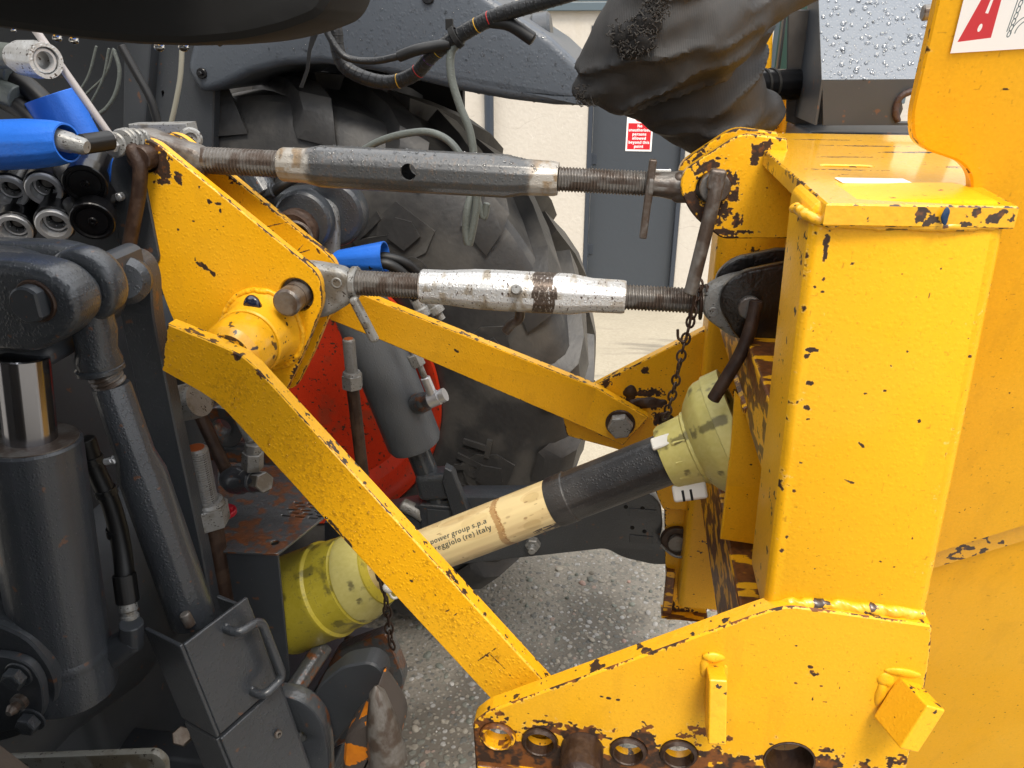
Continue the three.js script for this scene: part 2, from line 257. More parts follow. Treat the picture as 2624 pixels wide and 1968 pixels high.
// flat bar through stations of [top front, bottom front] corners, thickness t straight back in z; front face slot 0, rest slot 1
function bar(stations, t, c = 0.003) {
  const ring = stations.map(([T, B]) => { const u = V(T).sub(V(B)).normalize(); const f = (q, du, dz) => [q[0] + u.x * du, q[1] + u.y * du, q[2] + dz]; return [f(B, c, 0), f(T, -c, 0), f(T, 0, -c), f(T, 0, -t + c), f(T, -c, -t), f(B, c, -t), f(B, 0, -t + c), f(B, 0, -c)]; });
  const pos = [], uv = [], g0 = [], g1 = []; let n = 0; const h = V(stations[0][0]).distanceTo(V(stations[0][1])); let s = 0; const ss = [0];
  for (let i = 1; i < stations.length; i++) { s += V(stations[i][0]).add(V(stations[i][1])).distanceTo(V(stations[i - 1][0]).add(V(stations[i - 1][1]))) / 2; ss.push(s); }
  const quad = (a, b, cc, d, ua, ub, uc, ud, list) => { for (const [q, w] of [[a, ua], [b, ub], [cc, uc], [a, ua], [cc, uc], [d, ud]]) { pos.push(...q); uv.push(...w); list.push(n++); } };
  for (let i = 1; i < ring.length; i++) for (let k = 0; k < 8; k++) {
    const k2 = (k + 1) % 8, A = ring[i - 1][k], B = ring[i][k], C = ring[i][k2], D = ring[i - 1][k2]; const v0 = k === 0 ? 0.02 : k === 1 ? 0.97 : k === 7 ? 0.03 : 0, front = k === 0 || k === 1 || k === 7;
    if (front) { const va = k === 0 ? 0.03 : k === 1 ? 0.97 : 0, vb = k === 0 ? 0.97 : k === 1 ? 1 : 0.03; quad(A, B, C, D, [ss[i - 1] / s, va], [ss[i] / s, va], [ss[i] / s, vb], [ss[i - 1] / s, vb], g0); }
    else { const w = k * 0.031; quad(A, B, C, D, [ss[i - 1], w], [ss[i], w], [ss[i], w + 0.03], [ss[i - 1], w + 0.03], g1); }
  }
  for (const e of [0, ring.length - 1]) for (let k = 1; k < 7; k++) { const r = ring[e]; const tri = e ? [r[0], r[k], r[k + 1]] : [r[0], r[k + 1], r[k]]; for (const q of tri) { pos.push(...q); uv.push(q[0], q[1]); g1.push(n++); } }
  const g = new THREE.BufferGeometry(); g.setAttribute('position', new THREE.Float32BufferAttribute(pos, 3)); g.setAttribute('uv', new THREE.Float32BufferAttribute(uv, 2)); g.setIndex([...g0, ...g1]);
  const flat = ni(g); flat.computeVertexNormals(); flat.clearGroups(); flat.addGroup(0, g0.length, 0); flat.addGroup(g0.length, g1.length, 1); return { g: flat, len: s, h };
}
function rbox(w, h, d, r, at, rot = [0, 0, 0]) { const g = ni(new RoundedBoxGeometry(w, h, d, 3, Math.min(r, w / 2.1, h / 2.1, d / 2.1))); g.rotateX(rot[0]); g.rotateY(rot[1]); g.rotateZ(rot[2]); g.translate(...at); return boxUV(g); }
function boxAB(a, b, r = 0.003) { return rbox(Math.abs(b[0] - a[0]), Math.abs(b[1] - a[1]), Math.abs(b[2] - a[2]), r, [(a[0] + b[0]) / 2, (a[1] + b[1]) / 2, (a[2] + b[2]) / 2]); }
function noisy(g, amp, freq, seed) { g = mergeVertices(g.deleteAttribute('normal') && g, 1e-5); const p = g.attributes.position; for (let i = 0; i < p.count; i++) { const x = p.getX(i), y = p.getY(i), z = p.getZ(i); p.setXYZ(i, x + amp * (fbm(y * freq, z * freq, seed, 3) - 0.5) * 2, y + amp * (fbm(x * freq + 9, z * freq, seed + 1, 3) - 0.5) * 2, z + amp * (fbm(x * freq, y * freq + 5, seed + 2, 3) - 0.5) * 2); } g.computeVertexNormals(); return g; }
function weld(pts, r, seed = 1) { const g = sweep(pts, r, { seg: pts.length * 24, rad: 12 }); g.deleteAttribute('uv'); g.deleteAttribute('normal'); const m = noisy(mergeVertices(g, 1e-5), r * 0.4, 95, seed); const q = boxUV(ni(m)); return q; }
function lump(at, r, sc, seed) { let g = new THREE.IcosahedronGeometry(r, 4); g.deleteAttribute('uv'); g.deleteAttribute('normal'); g = mergeVertices(g, 1e-5); g.scale(...sc); g.translate(...at); g = noisy(g, r * 0.3, 45, seed); return boxUV(ni(g)); }
const join = (...gs) => mergeGeometries(gs.flat().map((g) => { const q = g.index ? g.toNonIndexed() : g.clone(); q.clearGroups(); for (const k of Object.keys(q.attributes)) if (!['position', 'normal', 'uv'].includes(k)) q.deleteAttribute(k); return q; }));

// rain beads standing on a part: flattened drops of water, too many to count
function beads(mesh, n, r0, r1, seed, keep = () => true) {
  const smp = new MeshSurfaceSampler(new THREE.Mesh(ni(mesh.geometry.clone()))); const r = rngOf(seed); smp.setRandomGenerator ? smp.setRandomGenerator(r) : (smp.randomFunction = r); smp.build();
  const p = new THREE.Vector3(), d = new THREE.Vector3(), q = new THREE.Quaternion(), mt = new THREE.Matrix4(), list = [];
  for (let k = 0; k < n * 12 && list.length < n; k++) { smp.sample(p, d); if (!keep(d, p)) continue; const s = r0 + (r1 - r0) * Math.pow(r(), 2.5); q.setFromUnitVectors(new THREE.Vector3(0, 1, 0), d.normalize()); mt.compose(p.clone(), q, new THREE.Vector3(s, s * 0.55, s * (0.8 + r() * 0.5))); list.push(mt.clone()); }
  const im = new THREE.InstancedMesh(new THREE.IcosahedronGeometry(1, 2), M.water, list.length); list.forEach((m, i) => im.setMatrixAt(i, m)); im.name = 'rain_beads'; im.userData.kind = 'stuff'; im.castShadow = im.receiveShadow = true; mesh.add(im); return im;
}

// ---------------------------------------------------------------- naming
const used = new Map();
const numbered = (n) => { const k = used.get(n) ?? 0; used.set(n, k + 1); return k ? `${n}_${String(k).padStart(3, '0')}` : n; };
function part(name, g, m, parent, label) { const o = new THREE.Mesh(g, m); o.name = name; o.castShadow = o.receiveShadow = true; if (label) o.userData.label = label; if (parent) parent.add(o); return o; }
const things = [];
function thing(name, label, category, group) { const o = new THREE.Group(); o.name = numbered(name); o.userData = { label, category }; if (group) o.userData.group = group; scene.add(o); things.push(o); return o; }
function single(name, g, m, label, category, group) { const t = thing(name, label, category, group); scene.remove(t); things.pop(); const o = part(t.name, g, m, null); o.userData = t.userData; scene.add(o); return o; }
function struct(name, g, m) { const o = part(numbered(name), g, m, null); o.userData.kind = 'structure'; scene.add(o); return o; }

// ================================================================ setting
const GY = -0.25;
const stoneCells = (() => {   // exposed aggregate: coloured stones in sandy cement
  const n = 1024, cells = 92, r = rngOf(5), px = [], tint = [], rad = [];
  for (let k = 0; k < cells * cells; k++) { px.push([r(), r()]); const t = r(); tint.push(t < 0.30 ? [0.16, 0.165, 0.14] : t < 0.48 ? [0.34, 0.335, 0.32] : t < 0.51 ? [0.30, 0.22, 0.18] : t < 0.70 ? [0.10, 0.105, 0.10] : [0.27, 0.245, 0.20]); rad.push(0.18 + r() * r() * 0.62); }
  return (u, v) => {
    const x = u * cells, y = v * cells, xi = Math.floor(x), yi = Math.floor(y); let best = 9, id = 0, sz = 0;
    for (let j = -1; j <= 1; j++) for (let i = -1; i <= 1; i++) { const cx = ((xi + i) % cells + cells) % cells, cy = ((yi + j) % cells + cells) % cells, k = cy * cells + cx; const dx = xi + i + px[k][0] - x, dy = yi + j + px[k][1] - y; const d = Math.hypot(dx, dy) / rad[k]; if (d < best) { best = d; id = k; sz = rad[k]; } }
    return [best, tint[id], sz];
  };
})();
const concreteMask = new Float32Array(1536 * 1536);
const concreteTex = tex(1536, 1536, (u, v, i, j) => {
  const wob = 0.0035, uu = u + wob * (fbm(u * 120, v * 120, 3, 2, 120) - 0.5), vv = v + wob * (fbm(u * 120, v * 120, 8, 2, 120) - 0.5);
  const [d, t, sz] = stoneCells((uu % 1 + 1) % 1, (vv % 1 + 1) % 1); const big = fbm(u * 5, v * 5, 12, 5, 5), f = fbm(u * 260, v * 260, 15, 2, 260);
  let c = mix3([0.175, 0.158, 0.13], [0.26, 0.238, 0.20], f); c = mix3(c, [0.095, 0.083, 0.067], smooth(0.46, 0.68, big) * 0.8);
  const s = 1 - smooth(0.75, 1.0, d); concreteMask[j * 1536 + i] = s * Math.min(1, sz * 1.6) * Math.sqrt(Math.max(0, 1 - d * d * 0.6)) + 0.25 * f; const k = 0.75 + 0.5 * f; return mix3(c, [t[0] * k, t[1] * k, t[2] * k], s * 0.72);
});
const concreteBump = tex(1536, 1536, (u, v, i, j) => clamp(concreteMask[j * 1536 + i] * 0.8), { srgb: false });
const concreteRough = tex(512, 512, (u, v) => [1, 0.35 + 0.5 * fbm(u * 5, v * 5, 12, 5, 5), 0], { srgb: false });
{
  const m = std({ map: scaled(concreteTex, 1.7), bumpMap: scaled(concreteBump, 1.7), bumpScale: 0.0035, roughnessMap: scaled(concreteRough, 1.7), roughness: 1 });
  const g = new THREE.PlaneGeometry(60, 60, 1, 1); g.rotateX(-Math.PI / 2); g.translate(0, GY, 0); struct('ground', boxUV(g), m);
  const apronTex = tex(1024, 1024, (u, v) => { const st = fbm(u * 4, v * 22, 22, 5, 0), n = fbm(u * 9, v * 9, 24, 5, 9), f = fbm(u * 180, v * 180, 25, 2, 180); let c = mix3([0.30, 0.265, 0.20], [0.43, 0.385, 0.30], f * 0.5 + n * 0.5); c = mix3(c, [0.15, 0.135, 0.11], smooth(0.5, 0.72, st) * 0.7); return c; });
  const apronBump = tex(512, 512, (u, v) => fbm(u * 90, v * 90, 26, 3, 90), { srgb: false });
  const a = new THREE.BoxGeometry(24, 0.02, 3.1); a.translate(0, GY - 0.006, -3.35); struct('pavement', boxUV(a, 0.37), std({ map: scaled(apronTex, 2.6), bumpMap: scaled(apronBump, 0.9), bumpScale: 0.003, roughness: 0.62 }));
  // loose chippings and proud stones where the near concrete is in view
  const r = rngOf(77), ico = new THREE.IcosahedronGeometry(1, 1), N = 800, im = new THREE.InstancedMesh(ico, std({ roughness: 0.5 }), N), mt = new THREE.Matrix4(), q = new THREE.Quaternion(), col = new THREE.Color();
  for (let k = 0; k < N; k++) { const s = 0.003 + Math.pow(r(), 3) * 0.011; q.setFromEuler(new THREE.Euler(r() * 0.5, r() * 6.3, r() * 0.5)); mt.compose(new THREE.Vector3(-0.75 + r() * 1.5, GY + s * 0.12, -1.75 + r() * 1.75), q, new THREE.Vector3(s * (0.8 + r() * 0.7), s * 0.55, s)); im.setMatrixAt(k, mt); const t = r(), b = 0.7 + r() * 0.6; const c = t < 0.4 ? [0.14, 0.15, 0.125] : t < 0.6 ? [0.33, 0.32, 0.30] : t < 0.63 ? [0.30, 0.2, 0.16] : [0.26, 0.235, 0.19]; im.setColorAt(k, col.setRGB(c[0] * b, c[1] * b, c[2] * b)); }
  im.name = 'loose_stones'; im.castShadow = im.receiveShadow = true; im.userData = { kind: 'stuff', label: 'small stones and chippings in the wet concrete', category: 'gravel' }; scene.add(im);
}
// ---- building behind the yard
{
  const WZ = -4.9;
  const wallTex = tex(1024, 1024, (u, v) => {
    const n = fbm(u * 5, v * 5, 32, 5, 5), f = fbm(u * 160, v * 160, 33, 3, 160), cr = Math.abs(fbm(u * 4, v * 7, 36, 5, 0) - 0.5), cr2 = Math.abs(fbm(u * 7 + 3, v * 4, 38, 5, 0) - 0.5);
    let c = mix3([0.50, 0.46, 0.40], [0.60, 0.56, 0.495], n * 0.6 + f * 0.4); if (cr < 0.0035 && n > 0.45) c = mix3(c, [0.40, 0.36, 0.31], 0.6); if (cr2 < 0.0015) c = mix3(c, [0.70, 0.66, 0.60], 0.45); c = mix3(c, [0.52, 0.47, 0.38], smooth(0.6, 0.8, fbm(u * 12, v * 3, 39, 4, 0)) * 0.5); return c;
  });
  const wallBump = tex(512, 512, (u, v) => fbm(u * 60, v * 60, 41, 4, 60), { srgb: false });
  const wm = std({ map: scaled(wallTex, 2.4), bumpMap: scaled(wallBump, 1.2), bumpScale: 0.0018, roughness: 0.9 });
  const b = thing('building', 'cream rendered building with a dark steel door behind the tractor', 'building');
  const dx0 = -0.295, dx1 = 0.45, dTop = 1.87, dBot = -0.16;
  const outline = [[-9, GY], [-9, 5.5], [9, 5.5], [9, GY]];
  const hole = [[dx0, dBot], [dx1, dBot], [dx1, dTop], [dx0, dTop]];
  const win = [[-0.62, 2.03], [0.0, 2.03], [0.0, 2.95], [-0.62, 2.95]], win2 = [[1.0, 1.42], [1.9, 1.42], [1.9, 2.6], [1.0, 2.6]];
  part('wall', plate(outline, WZ - 0.3, WZ, { holes: [hole, win, win2], bevel: 0.004 }), wm, b);
  const dm = std({ color: 0x3c4249, roughness: 0.5, bumpMap: scaled(rubberBump, 0.8), bumpScale: 0.002 }), fm = std({ color: 0x343b45, roughness: 0.5 });
  const door = part('door', boxAB([dx0 + 0.035, dBot + 0.02, WZ - 0.10], [dx1 - 0.035, dTop - 0.035, WZ - 0.055], 0.003), dm, b);
  part('door_handle', join(solid([dx1 - 0.1, 0.85, WZ - 0.06], [dx1 - 0.1, 0.85, WZ - 0.01], 0.01), rbox(0.12, 0.02, 0.016, 0.006, [dx1 - 0.15, 0.85, WZ - 0.012])), M.zinc, door);
  for (const y of [0.2, 0.92, 1.6]) part('hinge', join(solid([dx0 + 0.028, y - 0.05, WZ - 0.035], [dx0 + 0.028, y + 0.05, WZ - 0.035], 0.014), rbox(0.05, 0.08, 0.006, 0.002, [dx0 + 0.05, y, WZ - 0.05])), fm, door);
  part('door_frame', plate([[dx0, dBot], [dx0, dTop], [dx1, dTop], [dx1, dBot], [dx1 - 0.032, dBot], [dx1 - 0.032, dTop - 0.032], [dx0 + 0.032, dTop - 0.032], [dx0 + 0.032, dBot]], WZ - 0.11, WZ + 0.012, { bevel: 0.002 }), fm, b);
  part('door_step', boxAB([dx0 - 0.05, GY - 0.02, WZ - 0.2], [dx1 + 0.05, dBot - 0.003, WZ + 0.02], 0.006), std({ map: scaled(rubberTile, 0.8), color: 0xffffff, roughness: 0.8 }), b);
  for (const w of [win, win2]) {
    const [x0, y0] = w[0], [x1, y1] = w[2]; const wf = part('window', join(boxAB([x0, y0, WZ - 0.16], [x1, y0 + 0.05, WZ - 0.1]), boxAB([x0, y1 - 0.05, WZ - 0.16], [x1, y1, WZ - 0.1]), boxAB([x0, y0 + 0.052, WZ - 0.16], [x0 + 0.05, y1 - 0.052, WZ - 0.1]), boxAB([x1 - 0.05, y0 + 0.052, WZ - 0.16], [x1, y1 - 0.052, WZ - 0.1])), std({ color: 0x3d4b52, roughness: 0.5 }), b);
    part('pane', boxAB([x0 + 0.051, y0 + 0.051, WZ - 0.135], [x1 - 0.051, y1 - 0.051, WZ - 0.128], 0.001), phy({ color: 0x2b4038, roughness: 0.08 }), wf);
    part('sill', boxAB([x0 - 0.06, y0 - 0.06, WZ - 0.1], [x1 + 0.06, y0 - 0.003, WZ + 0.05], 0.006), std({ color: 0x56646c, roughness: 0.55 }), wf);
  }
  const dp = part('drainpipe', solid([-1.055, GY + 0.05, WZ + 0.06], [-1.055, 4.6, WZ + 0.06], 0.036), std({ color: 0x353d48, roughness: 0.42 }), b);
  for (const y of [0.4, 1.5, 3.2]) part('pipe_bracket', join(pipe([-1.055, y - 0.02, WZ + 0.06], [-1.055, y + 0.02, WZ + 0.06], 0.044, 0.035), rbox(0.14, 0.03, 0.03, 0.004, [-1.055, y, WZ + 0.016])), fm, dp);
  // notice on the door
  const cv = document.createElement('canvas'); cv.width = 420; cv.height = 660; const x = cv.getContext('2d');
  x.fillStyle = '#f3f1ee'; x.fillRect(0, 0, 420, 660); x.fillStyle = '#c8202c'; x.fillRect(26, 230, 368, 404); x.fillStyle = '#ffffff'; x.font = 'bold 60px sans-serif'; x.textAlign = 'center';
  ['No', 'unauthorised', 'persons', 'allowed', 'beyond this', 'point'].forEach((s, i) => x.fillText(s, 210, 292 + i * 63, 350));
  x.strokeStyle = '#c8202c'; x.lineWidth = 26; x.beginPath(); x.arc(210, 118, 82, 0, 7); x.stroke(); x.beginPath(); x.moveTo(152, 60); x.lineTo(268, 176); x.stroke();
  const st = new THREE.CanvasTexture(cv); st.colorSpace = THREE.SRGBColorSpace;
  const sg = new THREE.BoxGeometry(0.2, 0.318, 0.004); sg.translate(0.098, 1.145, WZ - 0.052); const fmat = std({ map: st, roughness: 0.4 }), em = std({ color: 0xdddddd, roughness: 0.5 });
  single('door_sign', sg, [em, em, em, em, fmat, em], 'red and white no entry notice fixed to the dark door', 'sign');
}

// ================================================================ tractor
const font = await new FontLoader().loadAsync('fonts/droid/droid_sans_bold.typeface.json');
const tractor = thing('tractor', 'dark grey tractor rear with orange red wheel and black mudguard', 'tractor');
{
  const T = tractor, CX = -1.06, CY = 0.70;
  // --- wheel on the side of the building
  const wheelTurn = (prof, seg = 96) => { const g = turned([CX, CY, 0], [CX, CY, 1], prof.map(([r, z]) => [z, r]), seg, false); return g; };
  const sw = [[0.500, -0.868], [0.515, -0.856], [0.545, -0.842], [0.60, -0.825], [0.68, -0.812], [0.77, -0.812], [0.84, -0.824], [0.895, -0.845], [0.93, -0.868], [0.945, -0.89]];
  const tyre = part('tyre', wheelTurn([...sw.slice().reverse().map(([r, z]) => [r, -2.3 - z]).reverse().reverse(), [0.955, -1.15], ...sw.slice().reverse()].reverse()), M.rubber, T);
  const lugGeo = (dir, z0, z1) => {   // one chevron bar on the tread, bent round the tyre
    const flip = z1 > z0, prof = [[0.0, 0.845, 0.872, 0.052], [0.03, 0.86, 0.925, 0.056], [0.11, 0.89, 0.968, 0.058], [0.3, 0.93, 0.992, 0.058], [0.65, 0.935, 0.998, 0.050], [1, 0.94, 1.0, 0.042]], n = prof.length - 1, P0 = prof.map(([t, r0, r1, w]) => { const z = z0 + (z1 - z0) * t, th = dir * 0.34 * t; return [[r0, th - w * 1.3, z], [r1, th - w * 0.85, z], [r1, th + w * 0.85, z], [r0, th + w * 1.3, z]]; }); void flip;
    const pos = [], c = ([r, a, z]) => [r * Math.cos(a), r * Math.sin(a), z], q = (a, b, d, e) => pos.push(...c(a), ...c(b), ...c(d), ...c(a), ...c(d), ...c(e));
    for (let i = 0; i < n; i++) for (let k = 0; k < 3; k++) dir > 0 ? q(P0[i][k], P0[i + 1][k], P0[i + 1][k + 1], P0[i][k + 1]) : q(P0[i][k], P0[i + 1][k], P0[i + 1][k + 1], P0[i][k + 1]);
    q(P0[0][0], P0[0][1], P0[0][2], P0[0][3]); q(P0[n][3], P0[n][2], P0[n][1], P0[n][0]);
    const g = new THREE.BufferGeometry(); g.setAttribute('position', new THREE.Float32BufferAttribute(pos, 3)); return boxUV(crease(mergeVertices(g, 1e-5), 0.5));
  };
  const lugA = lugGeo(1, -0.812, -1.17), lugB = lugGeo(1, -1.488, -1.13), N = 20;
  for (let k = 0; k < N; k++) for (const [g, o] of [[lugA, 0], [lugB, 0.5]]) { const l = part('tread_lug', g, M.rubber, tyre); l.position.set(CX, CY, 0); l.rotation.z = (k + o) / N * Math.PI * 2 + 0.09; }
  // raised pentagon blocks and lettering on the sidewall
  const zAt = (r) => { for (let i = 1; i < sw.length; i++) if (r <= sw[i][0]) { const [r0, z0] = sw[i - 1], [r1, z1] = sw[i]; return z0 + (z1 - z0) * (r - r0) / (r1 - r0); } return -0.9; };
  const onWall = (g, depth) => { g = g.index ? g.toNonIndexed() : g; const p = g.attributes.position; for (let i = 0; i < p.count; i++) { const r = Math.hypot(p.getX(i), p.getY(i)); p.setZ(i, zAt(r) + p.getZ(i) * depth - 0.002); } g.computeVertexNormals(); return boxUV(g); };
  const fanned = (pts) => { const s = new THREE.Shape(pts.map((p) => new THREE.Vector2(...p))); return new THREE.ExtrudeGeometry(s, { depth: 1, bevelEnabled: false }); };
  const pent = [[0.735, -0.055], [0.80, -0.085], [0.868, -0.07], [0.868, 0.07], [0.80, 0.085], [0.735, 0.055], [0.70, 0]], small = [[0.765, -0.03], [0.83, -0.045], [0.85, 0], [0.83, 0.045], [0.765, 0.03]];
  const pg = onWall(fanned(pent.map(([x, y]) => [x - 0.09, y])), 0.010), ps = onWall(fanned(small.map(([x, y]) => [x - 0.09, y])), 0.017);
  for (let k = 0; k < N / 2; k++) { const a = k / N * Math.PI * 4 + 0.30; for (const g of [pg, ps]) { const b = part('sidewall_block', g, M.rubber, tyre); b.position.set(CX, CY, 0); b.rotation.z = a; } }
  const letter = (txt, r, ang, size, turn) => { const g = new TextGeometry(txt, { font, size, depth: 1, curveSegments: 4 }); g.computeBoundingBox(); const bb = g.boundingBox; g.translate(-(bb.max.x + bb.min.x) / 2, -size / 2, 0); g.rotateZ(turn); g.translate(r * Math.cos(ang), r * Math.sin(ang), 0); const o = part('sidewall_letter', onWall(g, 0.012), M.rubber, tyre); o.position.set(CX, CY, 0); };
  letter('T', 0.645, -0.19, 0.095, -1.75); letter('R', 0.635, -0.335, 0.095, -1.9); letter('E', 0.63, -0.48, 0.095, -2.05);
  letter('V', 0.65, 1.05, 0.12, -1.1); letter('O', 0.63, 0.79, 0.11, -0.8);
  // rim
  const rim = part('wheel_rim', wheelTurn([[0.0001, -0.99], [0.30, -0.985], [0.40, -0.975], [0.438, -0.945], [0.45, -0.90], [0.466, -0.872], [0.490, -0.850], [0.505, -0.846], [0.510, -0.856], [0.496, -0.89], [0.49, -1.3]]), M.red, T, 'orange red painted wheel rim');
  for (let k = 0; k < 4; k++) { const a = k / 4 * Math.PI * 2 - 0.42, x = CX + 0.33 * Math.cos(a), y = CY + 0.33 * Math.sin(a); part('rim_slot', rbox(0.028, 0.022, 0.004, 0.001, [x, y, -0.984]), M.black, rim); }
  // --- mudguard over that wheel
  const guardPts = fillet([[-1.1927, 1.7179], [-1.1653, 1.7816], [-1.0082, 1.9513], [-0.5402, 2.0079], [-0.2739, 1.8413], [-0.2006, 1.7988], [-0.1212, 1.732], [-0.1009, 1.6364], [-0.1876, 1.6378], [-0.3095, 1.6502], [-0.4325, 1.6697], [-0.5561, 1.6961], [-0.6804, 1.7204], [-0.8065, 1.7346], [-0.9102, 1.7308], [-1.0116, 1.7072], [-1.0897, 1.6749], [-1.1604, 1.6553]], [0.02, 0.03, 0.05, 0.05, 0.02, 0.01, 0.02, 0.008, 0, 0, 0, 0, 0, 0, 0.02, 0.02, 0.02, 0.03]);
  const guard = part('mudguard', plate(guardPts, -1.38, -0.73, { bevel: 0.022, seg: 4 }), M.plastic, T, 'dark grey plastic mudguard beaded with rain');
  { const p = [-1.1445, 1.7095, -0.73]; part('mudguard_bolt', join(solid([p[0], p[1], -0.731], [p[0], p[1], -0.722], 0.014), hex([p[0], p[1], -0.722], [p[0], p[1], -0.712], 0.007)), M.blackGloss, guard); }
  beads(guard, 700, 0.0014, 0.004, 3, (d, p) => d.z > 0.2 && p.x > -0.95 && p.y < 1.95);
  { const p = [-0.5113, 1.8899, -0.73]; part('mudguard_bolt', solid([p[0], p[1], -0.731], [p[0], p[1], -0.722], 0.016), M.blackGloss, guard); }
  { const a = [-0.2734, 1.8045, -0.95], b = [-0.2195, 1.8103, -0.95]; part('lamp_housing', solid(shift(a, [0, 0, 0]), b, 0.055, 0.008), M.greySmooth, guard); }
  // inner arch that closes the wheel well
  part('wheel_arch', plate([[-1.7284, 1.8282], [-1.0434, 1.856], [-0.5632, 1.7841], [-0.5698, 1.5318], [-0.8103, 1.4176], [-1.1183, 1.1225], [-1.323, 0.3227], [-1.8765, 0.0529], [-2.174, 0.6974]], -1.46, -1.42), M.black, T);
  // --- cab and chassis panels on the left
  part('cab_panel', plate([[-2.0426, 1.9901], [-1.0471, 1.9796], [-1.1461, 1.775], [-1.2041, 1.5254], [-1.2942, 1.0398], [-1.5456, 0.9972], [-1.6314, 1.0873], [-2.3722, 1.0573]], -0.88, -0.84, { bevel: 0.004 }), M.dark, T);
  const pan = part('rear_panel', plate([[-1.2659, 1.9557], [-1.0864, 1.954], [-1.1768, 1.4943], [-1.2351, 1.1791], [-1.4787, 1.1406], [-1.3743, 1.5296]], -0.82, -0.78, { holes: [[[-1.3068, 1.6607], [-1.2956, 1.6681], [-1.2894, 1.6571], [-1.2967, 1.6412], [-1.3065, 1.6411]]], bevel: 0.004 }), M.greySmooth, T);
  part('panel_rib', plate([[-1.3496, 1.844], [-1.2717, 1.8213], [-1.4044, 1.3639], [-1.4397, 1.3085], [-1.4664, 1.3488]], -0.84, -0.74, { bevel: 0.006, seg: 2 }), M.dark, T);
  part('panel_screw', solid(shift([-1.3383, 1.6938, -0.74], [0, 0, -0.004]), shift([-1.3383, 1.6938, -0.74], [0, 0, 0.004]), 0.006), M.zinc, pan);
  // transmission housing and other dark masses under the links
  part('transmission_housing', boxAB([-2.1, 0.15, -0.52], [-1.02, 1.16, -0.2], 0.05), M.dark, T);
  part('chassis', boxAB([-2.1, 0.0, -0.2], [-1.12, 1.28, 0.24], 0.04), M.dark, T);
  part('axle_housing', turned([-1.2, 0.62, -0.9], [-1.2, 0.62, 0.9], [[0, 0.1], [0.06, 0.17], [0.3, 0.19], [0.4, 0.24], [0.6, 0.24], [0.7, 0.19], [0.94, 0.17], [1, 0.1]], 32), M.dark, T);
  part('floor_shield', boxAB([-2.0, 0.02, -0.5], [-0.66, 0.06, 0.45], 0.01), M.dark, T);
  // unseen cab, near wheel and its mudguard, set to shade the left, plus an added overhead slab
  part('cab', boxAB([-2.6, 2.02, -0.75], [-1.3, 3.2, 0.95], 0.06), M.dark, T);
  part('mudguard', boxAB([-2.4, 1.90, 0.52], [-0.34, 1.96, 1.36], 0.02), M.plastic, T);  // overhead slab added out of view to keep light off the left
  part('tyre', turned([-1.06, 0.7, 1.0], [-1.06, 0.7, 1.6], [[0, 0.001], [0, 0.5], [0.02, 0.7], [0.08, 0.9], [0.2, 0.97], [0.8, 0.97], [0.92, 0.9], [0.98, 0.7], [1, 0.5], [1, 0.001]], 64), M.rubber, T);
  part('mudguard', boxAB([-2.4, 1.75, 1.42], [-0.2, 1.89, 2.1], 0.06), M.plastic, T);
  // near mudguard tail hanging into the top of the view
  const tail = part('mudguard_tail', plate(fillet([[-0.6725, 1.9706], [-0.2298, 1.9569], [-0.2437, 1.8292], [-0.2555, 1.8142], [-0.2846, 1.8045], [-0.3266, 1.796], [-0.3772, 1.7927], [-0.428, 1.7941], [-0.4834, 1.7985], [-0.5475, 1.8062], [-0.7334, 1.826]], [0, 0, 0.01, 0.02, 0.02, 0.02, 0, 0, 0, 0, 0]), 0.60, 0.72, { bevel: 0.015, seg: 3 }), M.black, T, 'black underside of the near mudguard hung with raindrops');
  const drops = [[345, 103, 1.0], [398, 103, 1.0], [125, 83, 0.9], [160, 87, 0.9], [602, 72, 0.9], [475, 97, 0.5], [62, 72, 0.5]];
  const wat = [[-0.4363, 1.7901, 0.66], [-0.4122, 1.7901, 0.66], [-0.5385, 1.7979, 0.66], [-0.5218, 1.7959, 0.66], [-0.3184, 1.803, 0.66], [-0.3762, 1.7925, 0.66], [-0.582, 1.8044, 0.66]];
  wat.forEach((p, i) => { const r = 0.0042 * drops[i][2]; const g = new THREE.SphereGeometry(r, 14, 10); g.scale(1.25, 0.95, 1); g.translate(p[0], p[1] + 0.001, p[2]); part('raindrop', g, M.water, tail); });
}
